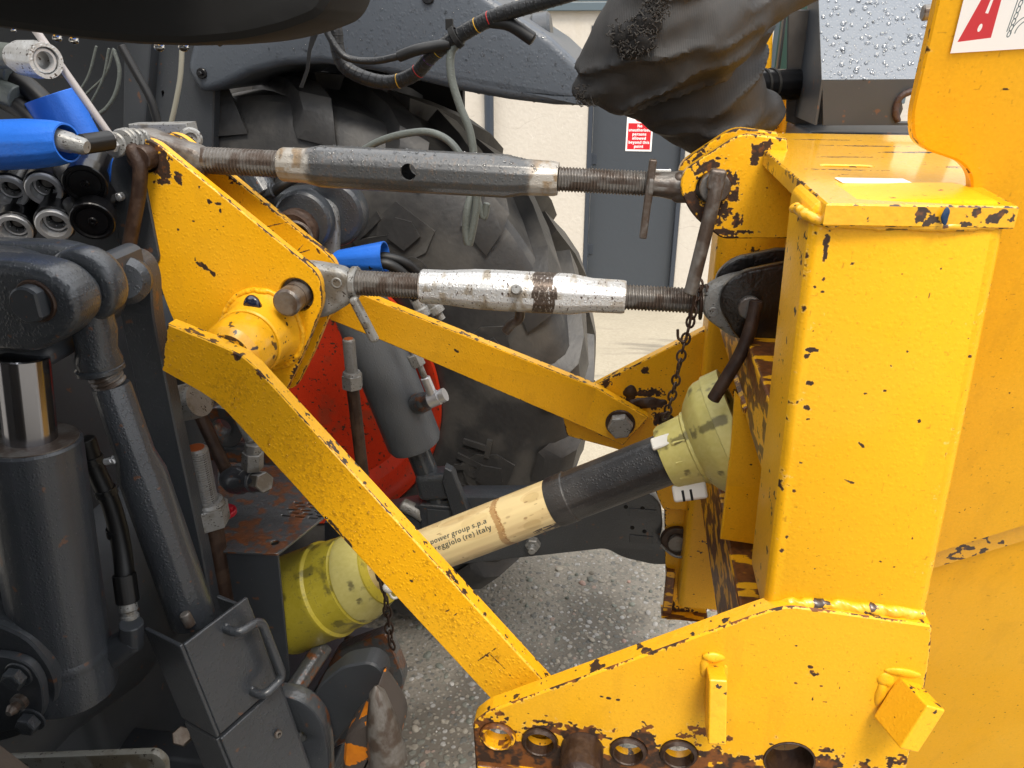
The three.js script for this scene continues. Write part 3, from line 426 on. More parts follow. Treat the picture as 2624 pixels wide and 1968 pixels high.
// ---- hydraulic coupler block and what is plugged in
{
  const T = tractor;
  const block = part('coupler_block', boxAB(shift([-1.2763, 1.3701, -0.05], [-0.3, 0, -0.1]), [-0.9421, 1.5834, 0], 0.02), M.dark, T);
  const face = new THREE.Vector3(0.34, -0.30, 0.89).normalize().toArray();
  const sock = [[22, 412, 37], [96, 407, 39], [32, 494, 36], [118, 484, 39]];
  const at = [[-1.0882, 1.5474, 0.12], [-1.0195, 1.5532, 0.12], [-1.0815, 1.4837, 0.14], [-1.0004, 1.4946, 0.14]], mv = (p, k) => [p[0] + face[0] * k, p[1] + face[1] * k, p[2] + face[2] * k];
  at.forEach((p, i) => {
    const s = part('hydraulic_coupler', pipe(mv(p, -0.12), mv(p, 0), 0.034, 0.024, 36), M.blackGloss, T);
    part('coupler_ring', join(pipe(mv(p, -0.012), mv(p, 0.008), 0.0305, 0.0215, 36), pipe(mv(p, -0.03), mv(p, -0.01), 0.0205, 0.016, 30)), M.bright, s);
    const balls = []; const q = quatY(p, mv(p, 1)); for (let k = 0; k < 8; k++) { const v = new THREE.Vector3(Math.cos(k / 8 * 6.283) * 0.0165, -0.022, Math.sin(k / 8 * 6.283) * 0.0165).applyQuaternion(q); const b = new THREE.SphereGeometry(0.0028, 10, 8); b.translate(p[0] + v.x, p[1] + v.y, p[2] + v.z); balls.push(b); }
    part('locking_ball', join(balls), M.chrome, s).userData.kind = 'stuff';
    part('coupler_plug', solid(mv(p, -0.05), mv(p, -0.035), 0.0235), M.black, s); part('coupler_core', solid(mv(p, -0.035), mv(p, -0.022), 0.010), M.steel, s);
  });
  for (const p of [[-0.9311, 1.5651, 0.13], [-0.9177, 1.505, 0.15]]) {
    const c = part('dust_cap', turned(mv(p, -0.03), mv(p, 0.004), [[0, 0], [0, 0.034], [0.7, 0.036], [0.95, 0.0365], [1, 0.035], [1, 0.0315], [0.86, 0.030], [0.86, 0.026], [0.92, 0.025], [0.92, 0.0075], [1.0, 0.006], [1.0, 0.003], [0.9, 0.002], [0.9, 0]], 40), M.blackGloss, T);
    part('coupler_body', solid(mv(p, -0.12), mv(p, -0.031), 0.027), M.blackGloss, c); part('cap_strap', lump(mv(shift(p, [-0.045, 0.005, 0]), -0.03), 0.016, [1, 1.4, 0.8], 7), M.rubber, c);
  }
  part('coupler_bracket', plate(fillet([[-0.8857, 1.6331], [-0.864, 1.6095], [-0.8623, 1.4145], [-0.9167, 1.3576], [-0.9415, 1.4116], [-0.9386, 1.5338], [-0.9217, 1.5923]], 0.01), 0.03, 0.06, { bevel: 0.002 }), M.greySmooth, T);
  { const p = [-0.9152, 1.5311, 0.06]; part('bracket_screw', join(solid([p[0], p[1], 0.058], [p[0], p[1], 0.072], 0.0075), solid([p[0], p[1], 0.072], [p[0], p[1], 0.0725], 0.003)), M.zinc, T); }
  part('clamp_bracket', join(plate([[-0.9793, 1.6416], [-0.8554, 1.645], [-0.8537, 1.6224], [-0.9814, 1.6133]], -0.14, -0.1, { bevel: 0.002 }), solid([-0.8851, 1.608, -0.16], [-0.8397, 1.6179, -0.08], 0.022), pipe([-0.8397, 1.6179, -0.08], [-0.8369, 1.6185, -0.075], 0.02, 0.012)), M.cast, T);
  part('slotted_tab', plate(fillet([[-1.0194, 1.6429], [-0.9957, 1.6424], [-0.9952, 1.6323], [-1.0045, 1.6255], [-1.0333, 1.625]], 0.006), -0.024, -0.02, { holes: [[[-1.0093, 1.6372], [-0.9986, 1.6382], [-0.9993, 1.6314], [-1.0083, 1.6296]]], bevel: 0.0005 }), M.cast, T);
}
// ---- single pieces around the couplers
{
  const p = [-1.0244, 1.7706, 0.1], q = [-0.9242, 1.7671, 0.18];
  const t = thing('hose_coupling', 'silver quick release coupling on a grey hose under the mudguard', 'coupling');
  const A = [-1.1434, 1.7754, 0.06], B = [-0.9226, 1.7648, 0.17];
  part('hose', solid(A, along(A, B, 0.62), 0.021), M.greyHose, t);
  part('collar', turned(along(A, B, 0.60), B, [[0, 0.018], [0.05, 0.022], [0.2, 0.023], [0.25, 0.027], [0.7, 0.029], [0.8, 0.027], [1, 0.027], [1, 0.021], [0.7, 0.02], [0.7, 0]], 36), M.zinc, t);
  part('inner_ring', pipe(along(A, B, 0.93), along(A, B, 0.985), 0.019, 0.014), M.bright, t);
}
{
  const t = thing('hose_bundle', 'two black hoses with grey end sleeves entering a standing blue sleeve', 'hose');
  part('hose', sweep([[-1.1819, 1.7608, 0.02], [-1.0835, 1.7272, 0.04], [-1.0357, 1.6916, 0.05], [-1.0015, 1.6301, 0.05]], 0.0185), M.blackHose, t); part('hose', sweep([[-1.1706, 1.7154, 0.05], [-1.0877, 1.6895, 0.06], [-1.0468, 1.6618, 0.07], [-1.006, 1.592, 0.07]], 0.0185), M.blackHose, t);
  part('hose_sleeve', solid([-1.1674, 1.7802, 0.03], [-1.0836, 1.7389, 0.045], 0.0225), M.greyHose, t); part('hose_sleeve', solid([-1.1583, 1.7276, 0.06], [-1.0735, 1.7001, 0.065], 0.0215), M.greyHose, t);
  const A = [-1.0206, 1.7042, 0.05], B = [-0.9636, 1.5104, 0.03]; const sl = pipe(A, B, 0.045, 0.0425, 40); 
  part('blue_sleeve', sl, M.blue, t, 'upright blue fabric hose sleeve');
}
{
  const t = thing('sleeved_hose', 'bright blue hose sleeve lying level with a steel end fitting', 'hose');
  const A = [-1.1486, 1.6278, 0.17], B = [-0.9024, 1.6419, 0.19];
  part('blue_sleeve', turned(A, B, [[0, 0.041], [0.7, 0.040], [0.9, 0.036], [1, 0.031], [1, 0.028], [0.85, 0.033], [0, 0.038]], 36), M.blue, t);
  part('end_fitting', turned([-0.9224, 1.6473, 0.19], [-0.8696, 1.6351, 0.19], [[0, 0.018], [0.5, 0.0165], [0.55, 0.015], [0.9, 0.0135], [1, 0.010], [1, 0]], 24), M.cast, t);
  part('hose', solid([-0.8929, 1.6367, 0.17], [-0.8722, 1.6379, 0.12], 0.0165), M.blackHose, t);
}
{
  const t = thing('control_rod', 'thin pale steel rod running down to a washered bolt', 'rod');
  const B = [-0.8808, 1.6347, 0.1]; part('rod', solid([-0.9428, 1.8193, 0.16], B, 0.0062), std({ color: 0xb9b3b2, roughness: 0.35, metalness: 0.3 }), t);
  const c = [-0.8855, 1.6272, 0.09]; part('washer', join(solid(c, shift(c, [0, 0, 0.006]), 0.022), solid(shift(c, [0.008, 0.003, -0.014]), shift(c, [0.008, 0.003, -0.006]), 0.023)), M.cast, t); part('bolt', hex(shift(c, [0, 0, 0.006]), shift(c, [0, 0, 0.018]), 0.0125), M.zinc, t); part('spacer', join(...[0, 1, 2].map((k) => solid(shift(c, [0.012 + k * 0.006, 0.005, -0.02 - k * 0.012]), shift(c, [0.012 + k * 0.006, 0.005, -0.012 - k * 0.012]), 0.022 - k * 0.002))), M.cast, t);
}
{
  const wires = [[[-1.0813, 1.7817, -0.2], [-1.1135, 1.7244, -0.2], [-1.1562, 1.6787, -0.2], [-1.2198, 1.5981, -0.2]], [[-1.0679, 1.7772, -0.22], [-1.0948, 1.7191, -0.22], [-1.143, 1.6588, -0.22], [-1.2092, 1.5667, -0.22]], [[-1.0706, 1.7769, -0.24], [-1.0998, 1.7273, -0.24], [-1.1622, 1.6806, -0.24], [-1.2365, 1.6031, -0.24]], [[-1.0441, 1.7749, -0.2], [-1.04, 1.7381, -0.2], [-1.0582, 1.6933, -0.2], [-1.0885, 1.661, -0.2], [-1.1349, 1.6354, -0.2], [-1.1918, 1.5793, -0.2]]];
  wires.forEach((w, i) => single('control_cable', sweep(w, i === 3 ? 0.0042 : 0.0026, { rad: 8 }), M.greyHose, i === 3 ? 'thicker pale cable looping behind the steel rod' : 'fine pale control cable hanging behind the steel rod', 'cable', i === 3 ? undefined : 'fine cables behind the rod'));
  single('breather_hose', sweep([[-1.0263, 1.7818, -0.2], [-1.0071, 1.7383, -0.2], [-0.9832, 1.6804, -0.2], [-0.9756, 1.6301, -0.2]], 0.0085), M.blackHose, 'black hose slanting down in front of the grey rear panel', 'hose');
  single('grease_pipe', sweep([[-0.9541, 1.8171, -0.32], [-0.9753, 1.7248, -0.32], [-0.997, 1.6672, -0.32], [-1.0237, 1.6077, -0.32]], 0.0055), std({ color: 0x8f8d80, roughness: 0.5 }), 'pale thin pipe running down the grey rear panel', 'pipe');
}
// ---- near lift arm, rams and rods
{
  const arm = thing('lift_linkage', 'dark grey cast lift arm end with a flat sided pin', 'lift arm');
  const z1 = 0.44;
  const lobe = (pts, z0, z2, name, bev = 0.016) => part(name, plate(fillet(pts, 0.05), z0, z2, { bevel: bev, seg: 4 }), M.grey, arm);
  lobe([[-1.0827, 1.5066], [-0.9043, 1.5092], [-0.8393, 1.5103], [-0.786, 1.4977], [-0.7588, 1.4652], [-0.7617, 1.4306], [-0.7987, 1.3932], [-0.8573, 1.3682], [-0.9476, 1.3705], [-1.1389, 1.36]], 0.37, 0.44, 'clevis_cheek');
  lobe([[-1.2286, 1.4952], [-0.9769, 1.4999], [-0.8806, 1.4995], [-0.8221, 1.4793], [-0.7949, 1.4389], [-0.8131, 1.3796], [-0.8632, 1.3408], [-0.9753, 1.3307], [-1.2849, 1.3482]], 0.24, 0.30, 'clevis_cheek', 0.022);
  part('arm_web', plate(fillet([[-1.1686, 1.4933], [-0.9603, 1.4972], [-0.9019, 1.485], [-0.8886, 1.4492], [-0.9296, 1.387], [-1.2274, 1.34]], 0.03), 0.28, 0.39, { bevel: 0.02, seg: 3 }), M.grey, arm);
  part('boss', boxAB([-0.9822, 1.3683, 0.4], shift([-0.8581, 1.329, 0.4], [0, 0, -0.1]), 0.02), M.dark, arm);
  const c = [-0.8201, 1.4556, 0.44], r = 0.0264; const d = []; for (let k = 0; k <= 26; k++) { const a = 0.72 + k / 26 * (Math.PI * 2 - 1.44); d.push([c[0] + r * Math.cos(a), c[1] + r * Math.sin(a)]); }
  part('pin', plate(d, 0.2, 0.462, { bevel: 0.003 }), std({ map: scaled(greyTile, 0.2), roughness: 0.42 }), arm);
  part('pin_collar', pipe([c[0], c[1], 0.435], [c[0], c[1], 0.444], r * 1.2, r * 0.98), M.rustSteel, arm);
}
{
  const t = thing('lift_rod', 'dark grey adjustable lift rod with a square sleeve and handle at its foot', 'lift rod');
  const E = [-0.8091, 1.4524, 0.34], top = [-0.822, 1.3141, 0.34], A = [-0.8132, 1.278, 0.335], B = [-0.7365, 0.821, 0.36];
  part('eye', join(plate(circle(E[0], E[1], 0.058, 32), 0.315, 0.365, { bevel: 0.016, seg: 4 }), turned(E, top, [[0.2, 0.028], [0.55, 0.0335], [0.78, 0.030], [0.92, 0.036], [1, 0.034], [1, 0]], 32)), M.grey, t);
  part('lock_ring', turned([-0.8228, 1.3172, 0.34], [-0.8217, 1.3011, 0.34], [[0, 0], [0, 0.03], [0.3, 0.0375], [0.7, 0.0375], [1, 0.03], [1, 0]], 32), M.grey, t);
  part('thread', threaded([-0.8213, 1.31, 0.34], A, 0.0265, 0.009, 0.003), M.steel, t);
  part('tube', turned(A, B, [[0, 0], [0, 0.0285], [0.01, 0.030], [0.27, 0.0315], [0.35, 0.0395], [0.97, 0.0405], [1, 0.039], [1, 0]], 40), M.grey, t);
  part('stop_peg', solid([-0.7232, 0.8723, 0.4], [-0.7158, 0.8453, 0.4], 0.0095), M.steel, t);
  // square sleeve: a bent channel seen from its corner
  const dir = V([-0.6375, 0.4528, 0.4]).sub(V([-0.7096, 0.8993, 0.4])).normalize(), O = V([-0.7198, 0.8582, 0.395]);
  const fy = dir.clone().negate(), fx = fy.clone().cross(new THREE.Vector3(0.9, 0, 0.43)).normalize(), fz = fx.clone().cross(fy).normalize();
  const mat = new THREE.Matrix4().makeBasis(fx, fy, fz).setPosition(O);
  const box = (w, h, d, at, r = 0.008) => { const g = rbox(w, h, d, r, at); g.applyMatrix4(mat); return g; };
  // near face (front), left face turned to the tractor
  const sl = part('sleeve', join(box(0.135, 0.205, 0.008, [0.02, -0.105, 0.05], 0.003), box(0.008, 0.21, 0.11, [-0.051, -0.105, -0.002], 0.003), box(0.008, 0.17, 0.10, [0.087, -0.115, -0.001], 0.003)), M.grey, t, 'dark grey square sleeve');
  part('lower_bracket', join(box(0.14, 0.26, 0.012, [0.02, -0.345, 0.049], 0.003), box(0.012, 0.26, 0.1, [-0.05, -0.345, -0.001], 0.003), box(0.012, 0.26, 0.1, [0.09, -0.345, -0.001], 0.003)), M.grey, t);
  const h = [[0.03, -0.03, 0.052], [0.03, -0.03, 0.085], [0.078, -0.035, 0.088], [0.082, -0.175, 0.088], [0.035, -0.18, 0.085], [0.035, -0.18, 0.052]].map((a) => new THREE.Vector3(...a).applyMatrix4(mat).toArray());
  part('handle', bent(h, 0.0085, 12, 0.018), M.grey, t);
  for (const k of [0, 5]) part('weld', lump(h[k], 0.012, [1, 1, 0.6], 30 + k), M.grey, sl);
  const rv = new THREE.Vector3(0.05, -0.30, 0.056).applyMatrix4(mat).toArray(), rv2 = new THREE.Vector3(0.05, -0.30, 0.062).applyMatrix4(mat).toArray(); part('rivet', pipe(rv, rv2, 0.008, 0.004), M.steel, t);
}
{
  const t = thing('hydraulic_ram', 'big dark grey lift ram with bright chrome rod beside the lift rod', 'hydraulic ram');
  const A = [-0.9011, 1.2204, 0.43], B = [-0.9279, 0.7354, 0.47], R0 = [-0.8936, 1.3541, 0.41];
  part('barrel', turned(A, B, [[0, 0.055], [0, 0.070], [0.008, 0.073], [0.80, 0.074], [0.81, 0.077], [0.83, 0.078], [0.85, 0.077], [0.86, 0.079], [0.985, 0.079], [1, 0.073], [1, 0]], 56), M.greySmooth, t);
  part('gland', turned(along(A, B, -0.004), along(A, B, 0.03), [[0, 0.036], [0, 0.068], [0.5, 0.0695], [1, 0.0695]], 48), M.steel, t);
  part('piston_rod', solid(R0, along(A, B, 0.05), 0.0375, 0.002, 48), M.chrome, t);
  part('port', join(turned([-0.8772, 0.7797, 0.43], [-0.8076, 0.8332, 0.43], [[0, 0.03], [0.5, 0.026], [0.8, 0.024], [1, 0.02], [1, 0]], 24), solid([-0.816, 0.8143, 0.43], [-0.8064, 0.8674, 0.43], 0.02)), M.dark, t);
}
{
  const t = thing('ram_hose', 'black segmented hose with a steel ferrule feeding the big ram', 'hose');
  part('hose', sweep([[-0.8883, 1.1685, 0.33], [-0.8839, 1.1142, 0.33], [-0.8621, 1.0467, 0.34], [-0.846, 0.974, 0.36], [-0.827, 0.896, 0.4]], 0.0165), M.blackHose, t);
  const pr = (k, a, b, r, m, n) => part(n, turned(a, b, [[0, r * 0.85], [0.15, r], [0.4, r], [0.45, r * 0.85], [0.55, r * 0.85], [0.6, r], [0.9, r], [1, r * 0.8], [1, 0]], 20), m, t);
  part('cuff', pipe([-0.8294, 0.9383, 0.39], [-0.8233, 0.8903, 0.405], 0.0195, 0.0165), M.blackHose, t); pr(0, [-0.8242, 0.8943, 0.405], [-0.8154, 0.8505, 0.42], 0.0155, M.cast, 'ferrule');
  for (const [a, b] of [[[-0.8864, 1.137, 0.33], [-0.8862, 1.1232, 0.33]], [[-0.8711, 1.0761, 0.335], [-0.869, 1.062, 0.335]], [[-0.8543, 1.0056, 0.35], [-0.8551, 0.9898, 0.35]]]) part('band', pipe(a, b, 0.0185, 0.0165), M.hose, t);
  part('grease_nipple', join(solid([-0.8385, 1.1458, 0.36], [-0.8222, 1.1507, 0.36], 0.006), hex([-0.8222, 1.1507, 0.36], [-0.815, 1.153, 0.36], 0.008)), M.bright, t);
}
{
  const t = thing('pivot_plate', 'long dark steel plate with rusty rounded top hanging behind the lift rod', 'plate');
  const pts = fillet([[-0.8713, 1.4183], [-0.8569, 1.4516], [-0.8245, 1.4673], [-0.8006, 1.4521], [-0.795, 1.4214], [-0.8051, 1.354], [-0.8048, 1.2572], [-0.8044, 1.1257], [-0.7997, 0.8869], [-0.8007, 0.5751], [-0.8661, 0.5665], [-0.8669, 0.8352], [-0.8673, 1.0914], [-0.8692, 1.3336]], [0.02, 0.02, 0.02, 0.02, 0.03, 0.03, 0, 0, 0, 0, 0, 0, 0, 0.02]);
  part('plate', plate(pts, 0.165, 0.20, { bevel: 0.003 }), M.greySmooth, t);
  part('spacer', solid([-0.8365, 1.4197, 0.2], [-0.8043, 1.4321, 0.26], 0.04, 0.012), M.grey, t);
}
{
  const mk = (label, A, B, nutA, nutB, C0, r, tint) => { const t = thing('levelling_stud', label, 'threaded rod', 'threaded studs'); part('thread', threaded(A, B, r, r * 0.22, r * 0.10, 28), M.cast, t); part('stud_end', turned(along(A, B, -0.045), along(A, B, 0.02), [[0, 0], [0, r * 0.8], [0.5, r * 0.96], [1, r * 0.96]], 28), M.cast, t); part('rust_face', solid(along(A, B, -0.05), along(A, B, -0.04), r * 0.74), std({ color: 0x9a4d1c, roughness: 0.8 }), t); const n = part('nut', hex(nutA, nutB, r * 1.72, 0.35), M.cast, t); part('collar', turned(along(nutA, nutB, -0.22), nutA, [[0, r], [0.2, r * 1.35], [0.8, r * 1.5], [1, r * 1.5]], 28), M.cast, n); part('shank', solid(nutB, C0, r * 1.02), M.rustSteel, t); return t; };
  mk('large pale threaded stud with hex nut in front of the rusty guard', [-0.8101, 1.0511, 0.14], [-0.8083, 0.9295, 0.14], [-0.8078, 0.9262, 0.14], [-0.8076, 0.8789, 0.14], [-0.8137, 0.5444, 0.14], 0.0235);
  mk('slim threaded stud with hex nut in front of the red rim', [-0.6015, 1.1666, -0.2], [-0.6015, 1.0779, -0.2], [-0.6011, 1.0827, -0.2], [-0.602, 1.0472, -0.2], [-0.5947, 0.7399, -0.2], 0.0145);
}
// ---- far ram, far lift eye, blue sleeve hoses
{
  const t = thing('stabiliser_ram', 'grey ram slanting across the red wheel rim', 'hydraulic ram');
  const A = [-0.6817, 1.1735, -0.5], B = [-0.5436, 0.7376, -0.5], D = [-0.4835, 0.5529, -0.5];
  part('barrel', turned(A, B, [[0, 0], [0, 0.076], [0.965, 0.078], [1, 0.071], [1, 0]], 44), phy({ color: 0x585c61, roughness: 0.42, bumpMap: DRfine, bumpScale: 0.0005 }), t);  // barrel grey raised above the other castings, imitating the light on it
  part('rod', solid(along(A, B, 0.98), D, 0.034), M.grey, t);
  const k = [-0.4823, 0.6247, -0.46]; part('clevis', join(rbox(0.115, 0.085, 0.07, 0.02, [k[0] + 0.0, k[1], -0.49], [0, 0, 0.16]), boxAB(shift([-0.5326, 0.566, -0.46], [0, 0, -0.06]), [-0.4271, 0.4479, -0.46], 0.006)), M.grey, t);
  part('side_strap', plate([[-0.448, 0.7072], [-0.4287, 0.6969], [-0.3757, 0.5463], [-0.3876, 0.4979], [-0.4211, 0.5106], [-0.4563, 0.6618]], -0.47, -0.44), M.grey, t);
  part('bracket_window', boxAB(shift([-0.5085, 0.5557, -0.455], [0, 0, -0.003]), [-0.4424, 0.4984, -0.455], 0.001), M.dark, t);
  const pt = part('port', turned([-0.5137, 0.8944, -0.45], [-0.4618, 0.9347, -0.4], [[0, 0.03], [0.5, 0.026], [0.6, 0.02], [1, 0.02], [1, 0]], 20), M.rustGrey, t);
  part('elbow', join(turned([-0.4707, 0.9288, -0.4], [-0.4279, 0.9502, -0.4], [[0, 0.02], [0.6, 0.02], [0.62, 0.016], [0.75, 0.016], [0.78, 0.019], [1, 0.018], [1, 0]], 20), solid([-0.4581, 0.935, -0.4], [-0.48, 0.9956, -0.4], 0.013)), M.bright, pt);
  part('feed_pipe', sweep([[-0.4648, 0.9505, -0.4], [-0.4834, 1.0019, -0.4], [-0.4996, 1.0461, -0.4], [-0.5215, 1.0893, -0.4], [-0.554, 1.1499, -0.4]], 0.0085), M.cast, pt);
  part('pipe_nut', hex([-0.4944, 1.0272, -0.4], [-0.5074, 1.0585, -0.4], 0.02), M.cast, pt);
}
{
  const t = thing('lift_link_eye', 'grey clevis with a rusty pin behind the yellow bracket', 'clevis');
  const E = [-0.7787, 1.3838, -0.42];
  part('cheek', plate(circle(E[0], E[1], 0.075, 36), -0.47, -0.42, { bevel: 0.015, seg: 3 }), M.grey, t);
  part('cheek', plate(circle(E[0] + 0.05, E[1] + 0.005, 0.085, 36), -0.56, -0.49, { bevel: 0.02, seg: 3 }), M.grey, t);
  part('arm', plate(fillet([[-0.8919, 1.4428], [-0.7943, 1.4565], [-0.748, 1.4465], [-0.7421, 1.3899], [-0.8616, 1.304], [-0.9758, 1.3714]], 0.03), -0.55, -0.45, { bevel: 0.012, seg: 3 }), M.grey, t);
  part('pin_head', turned([E[0] - 0.01, E[1] - 0.02, -0.42], [E[0] - 0.01, E[1] - 0.02, -0.385], [[0, 0.055], [0.6, 0.055], [0.7, 0.048], [1, 0.046], [1, 0.02], [0.8, 0.015], [0.8, 0]], 32), M.rustSteel, t);
  const sp = []; for (let k = 0; k <= 40; k++) { const a = k / 40 * 6.283 * 1.6; sp.push([E[0] + 0.0 + Math.cos(a) * 0.04, E[1] - 0.03 + Math.sin(a) * 0.04, -0.383 + k * 0.0003]); } part('split_ring', sweep(sp, 0.003, { seg: 80, rad: 6 }), M.steel, t);
  const F = [-0.7443, 1.405, -0.46]; part('strap', plate(fillet([[-0.7892, 1.4323], [-0.741, 1.4358], [-0.7054, 1.4118], [-0.7037, 1.3542], [-0.7171, 1.2646], [-0.7611, 1.2446], [-0.7644, 1.3287], [-0.7824, 1.3867]], 0.02), -0.50, -0.46, { bevel: 0.008, seg: 3 }), M.cast, t); void F;
  part('spring_end', threaded([-0.7393, 1.2758, -0.46], [-0.6993, 1.2345, -0.44], 0.022, 0.008, 0.003), M.cast, t);
  part('hose', sweep([[-0.8384, 1.4532, -0.4], [-0.8064, 1.4759, -0.4], [-0.7659, 1.4952, -0.42], [-0.6932, 1.5247, -0.45]], 0.012), M.blackHose, t); part('hose_end', join(solid([-0.867, 1.458, -0.4], [-0.8285, 1.4666, -0.4], 0.02), solid([-0.8918, 1.5142, -0.42], [-0.8501, 1.4529, -0.4], 0.03)), M.grey, t);
}
{
  const t = thing('blue_sleeved_hoses', 'pair of black hoses leaving a short blue sleeve before the tyre', 'hose');
  part('blue_sleeve', turned([-0.711, 1.2911, -0.42], [-0.5711, 1.3033, -0.42], [[0, 0.012], [0.15, 0.024], [0.9, 0.038], [1, 0.040], [1, 0.037], [0.5, 0.028], [0, 0.01]], 28), M.blue, t);
  part('hose', sweep([[-0.6126, 1.2945, -0.43], [-0.5706, 1.3007, -0.43], [-0.5271, 1.2856, -0.44], [-0.4929, 1.2432, -0.46], [-0.4639, 1.1894, -0.48]], 0.0135), M.blackHose, t); part('hose', sweep([[-0.6036, 1.2888, -0.4], [-0.5624, 1.2927, -0.4], [-0.5282, 1.268, -0.41], [-0.5074, 1.2244, -0.42], [-0.4984, 1.1512, -0.44]], 0.0135), M.blackHose, t);
  part('hose_fitting', join(turned([-0.4745, 1.1984, -0.45], [-0.4408, 1.1381, -0.45], [[0, 0.016], [0.4, 0.016], [0.45, 0.02], [0.7, 0.02], [0.75, 0.01], [1, 0.01], [1, 0]], 16), turned([-0.5052, 1.2033, -0.43], [-0.4727, 1.131, -0.43], [[0, 0.016], [0.4, 0.016], [0.45, 0.02], [0.7, 0.02], [0.75, 0.01], [1, 0.01], [1, 0]], 16)), M.cast, t);
}
// ---- rusty guard over the output shaft
{
  const t = thing('shaft_guard', 'rust stained grey steel guard over the drive shaft end', 'guard');
  const corner = [-0.6696, 0.8163, 0.14], y = corner[1];
  const topPts = [[-0.7983, 0.8163, 0.1484], corner, [-0.6196, 0.8163, -0.0131], [-0.7697, 0.8163, -0.2048], [-0.9869, 0.8163, -0.2216]];
  const s = fillet(topPts.map((p) => [p[0], -p[2]]), [0, 0.006, 0.01, 0.02, 0]);
  const slots = []; const base = [-0.6513, 0.8163, -0.0509]; for (let r = 0; r < 5; r++) for (let c = 0; c < 3; c++) { const x = -0.722 + c * 0.032 + (r % 2) * 0.012 + r * 0.002, zz = 0.006 - r * 0.0135; slots.push(fillet([[x, -zz], [x + 0.024, -zz], [x + 0.024, -zz + 0.006], [x, -zz + 0.006]], 0.0028)); }
  const hole = [-0.6802, 0.8163, 0.1154];
  const g = plate(s, 0, 0.006, { holes: [...slots, circle(hole[0] - 0.012, -hole[2] + 0.012, 0.009, 16)], bevel: 0.001 }); g.rotateX(-Math.PI / 2); g.translate(0, y - 0.006, 0);
  part('top_plate', g, M.rustGrey, t, 'rust stained slotted top plate');
  part('front_plate', plate(fillet([[-0.804, 0.8073], [-0.6702, 0.8115], [-0.6858, 0.4661], [-0.7083, 0.4097], [-0.785, 0.3597], [-0.8792, 0.3457]], [0, 0.004, 0.02, 0.02, 0, 0]), 0.133, 0.14, { bevel: 0.001 }), M.dark, t);
  { const c = [-0.8102, 0.8668, 0.08]; part('red_cap', join(solid(shift(c, [0, -0.006, 0]), shift(c, [0, 0.006, 0]), 0.026), boxAB(shift(c, [-0.02, 0.006, -0.004]), shift(c, [0.02, 0.014, 0.004]), 0.002)), std({ color: 0xb0182a, roughness: 0.35 }), t); }
  // banjo fitting and pipe over the plate
  const f = part('banjo_fitting', turned([-0.8087, 0.9309, 0.05], [-0.6961, 0.9622, 0.1], [[0, 0.02], [0.2, 0.03], [0.4, 0.03], [0.5, 0.024], [0.72, 0.024], [0.75, 0.021], [1, 0.021], [1, 0]], 24), M.grey, t);
  part('banjo_bolt', join(hex([-0.7186, 0.9566, 0.09], [-0.6935, 0.9654, 0.105], 0.022), solid([-0.7542, 0.9491, 0.075], [-0.7217, 0.9551, 0.088], 0.0215)), M.cast, f);
  part('fitting_nut', hex([-0.7299, 0.9808, 0.08], [-0.723, 1.0218, 0.08], 0.022, 0.5), M.cast, f); part('feed_hose', join(solid([-0.723, 1.0218, 0.08], [-0.7179, 1.0437, 0.08], 0.017), solid([-0.7179, 1.0437, 0.08], [-0.7486, 1.0897, 0.06], 0.014)), M.cast, f);
  part('old_rod', solid([-0.8795, 1.0734, 0], [-0.8239, 0.9294, 0.02], 0.014), M.rustSteel, t);
  part('spool', turned([-0.8897, 1.1204, 0.1], [-0.7941, 1.1543, 0.12], [[0, 0.03], [0.15, 0.033], [0.3, 0.033], [0.5, 0.036], [0.8, 0.036], [1, 0.034], [1, 0]], 28), M.cast, t);
  part('hitch_eye', join(plate(circle([-0.8431, 1.0156, -0.02][0], [-0.8431, 1.0156, -0.02][1], 0.05, 28), -0.06, -0.02, { holes: [[[-0.8431, 1.0156, -0.02][0], [-0.8431, 1.0156, -0.02][1], 0.02]], bevel: 0.006, seg: 2 }), boxAB(shift([-0.9091, 0.965, -0.03], [0, 0, -0.03]), [-0.7296, 0.9199, -0.03], 0.01)), M.rustGrey, t);
}

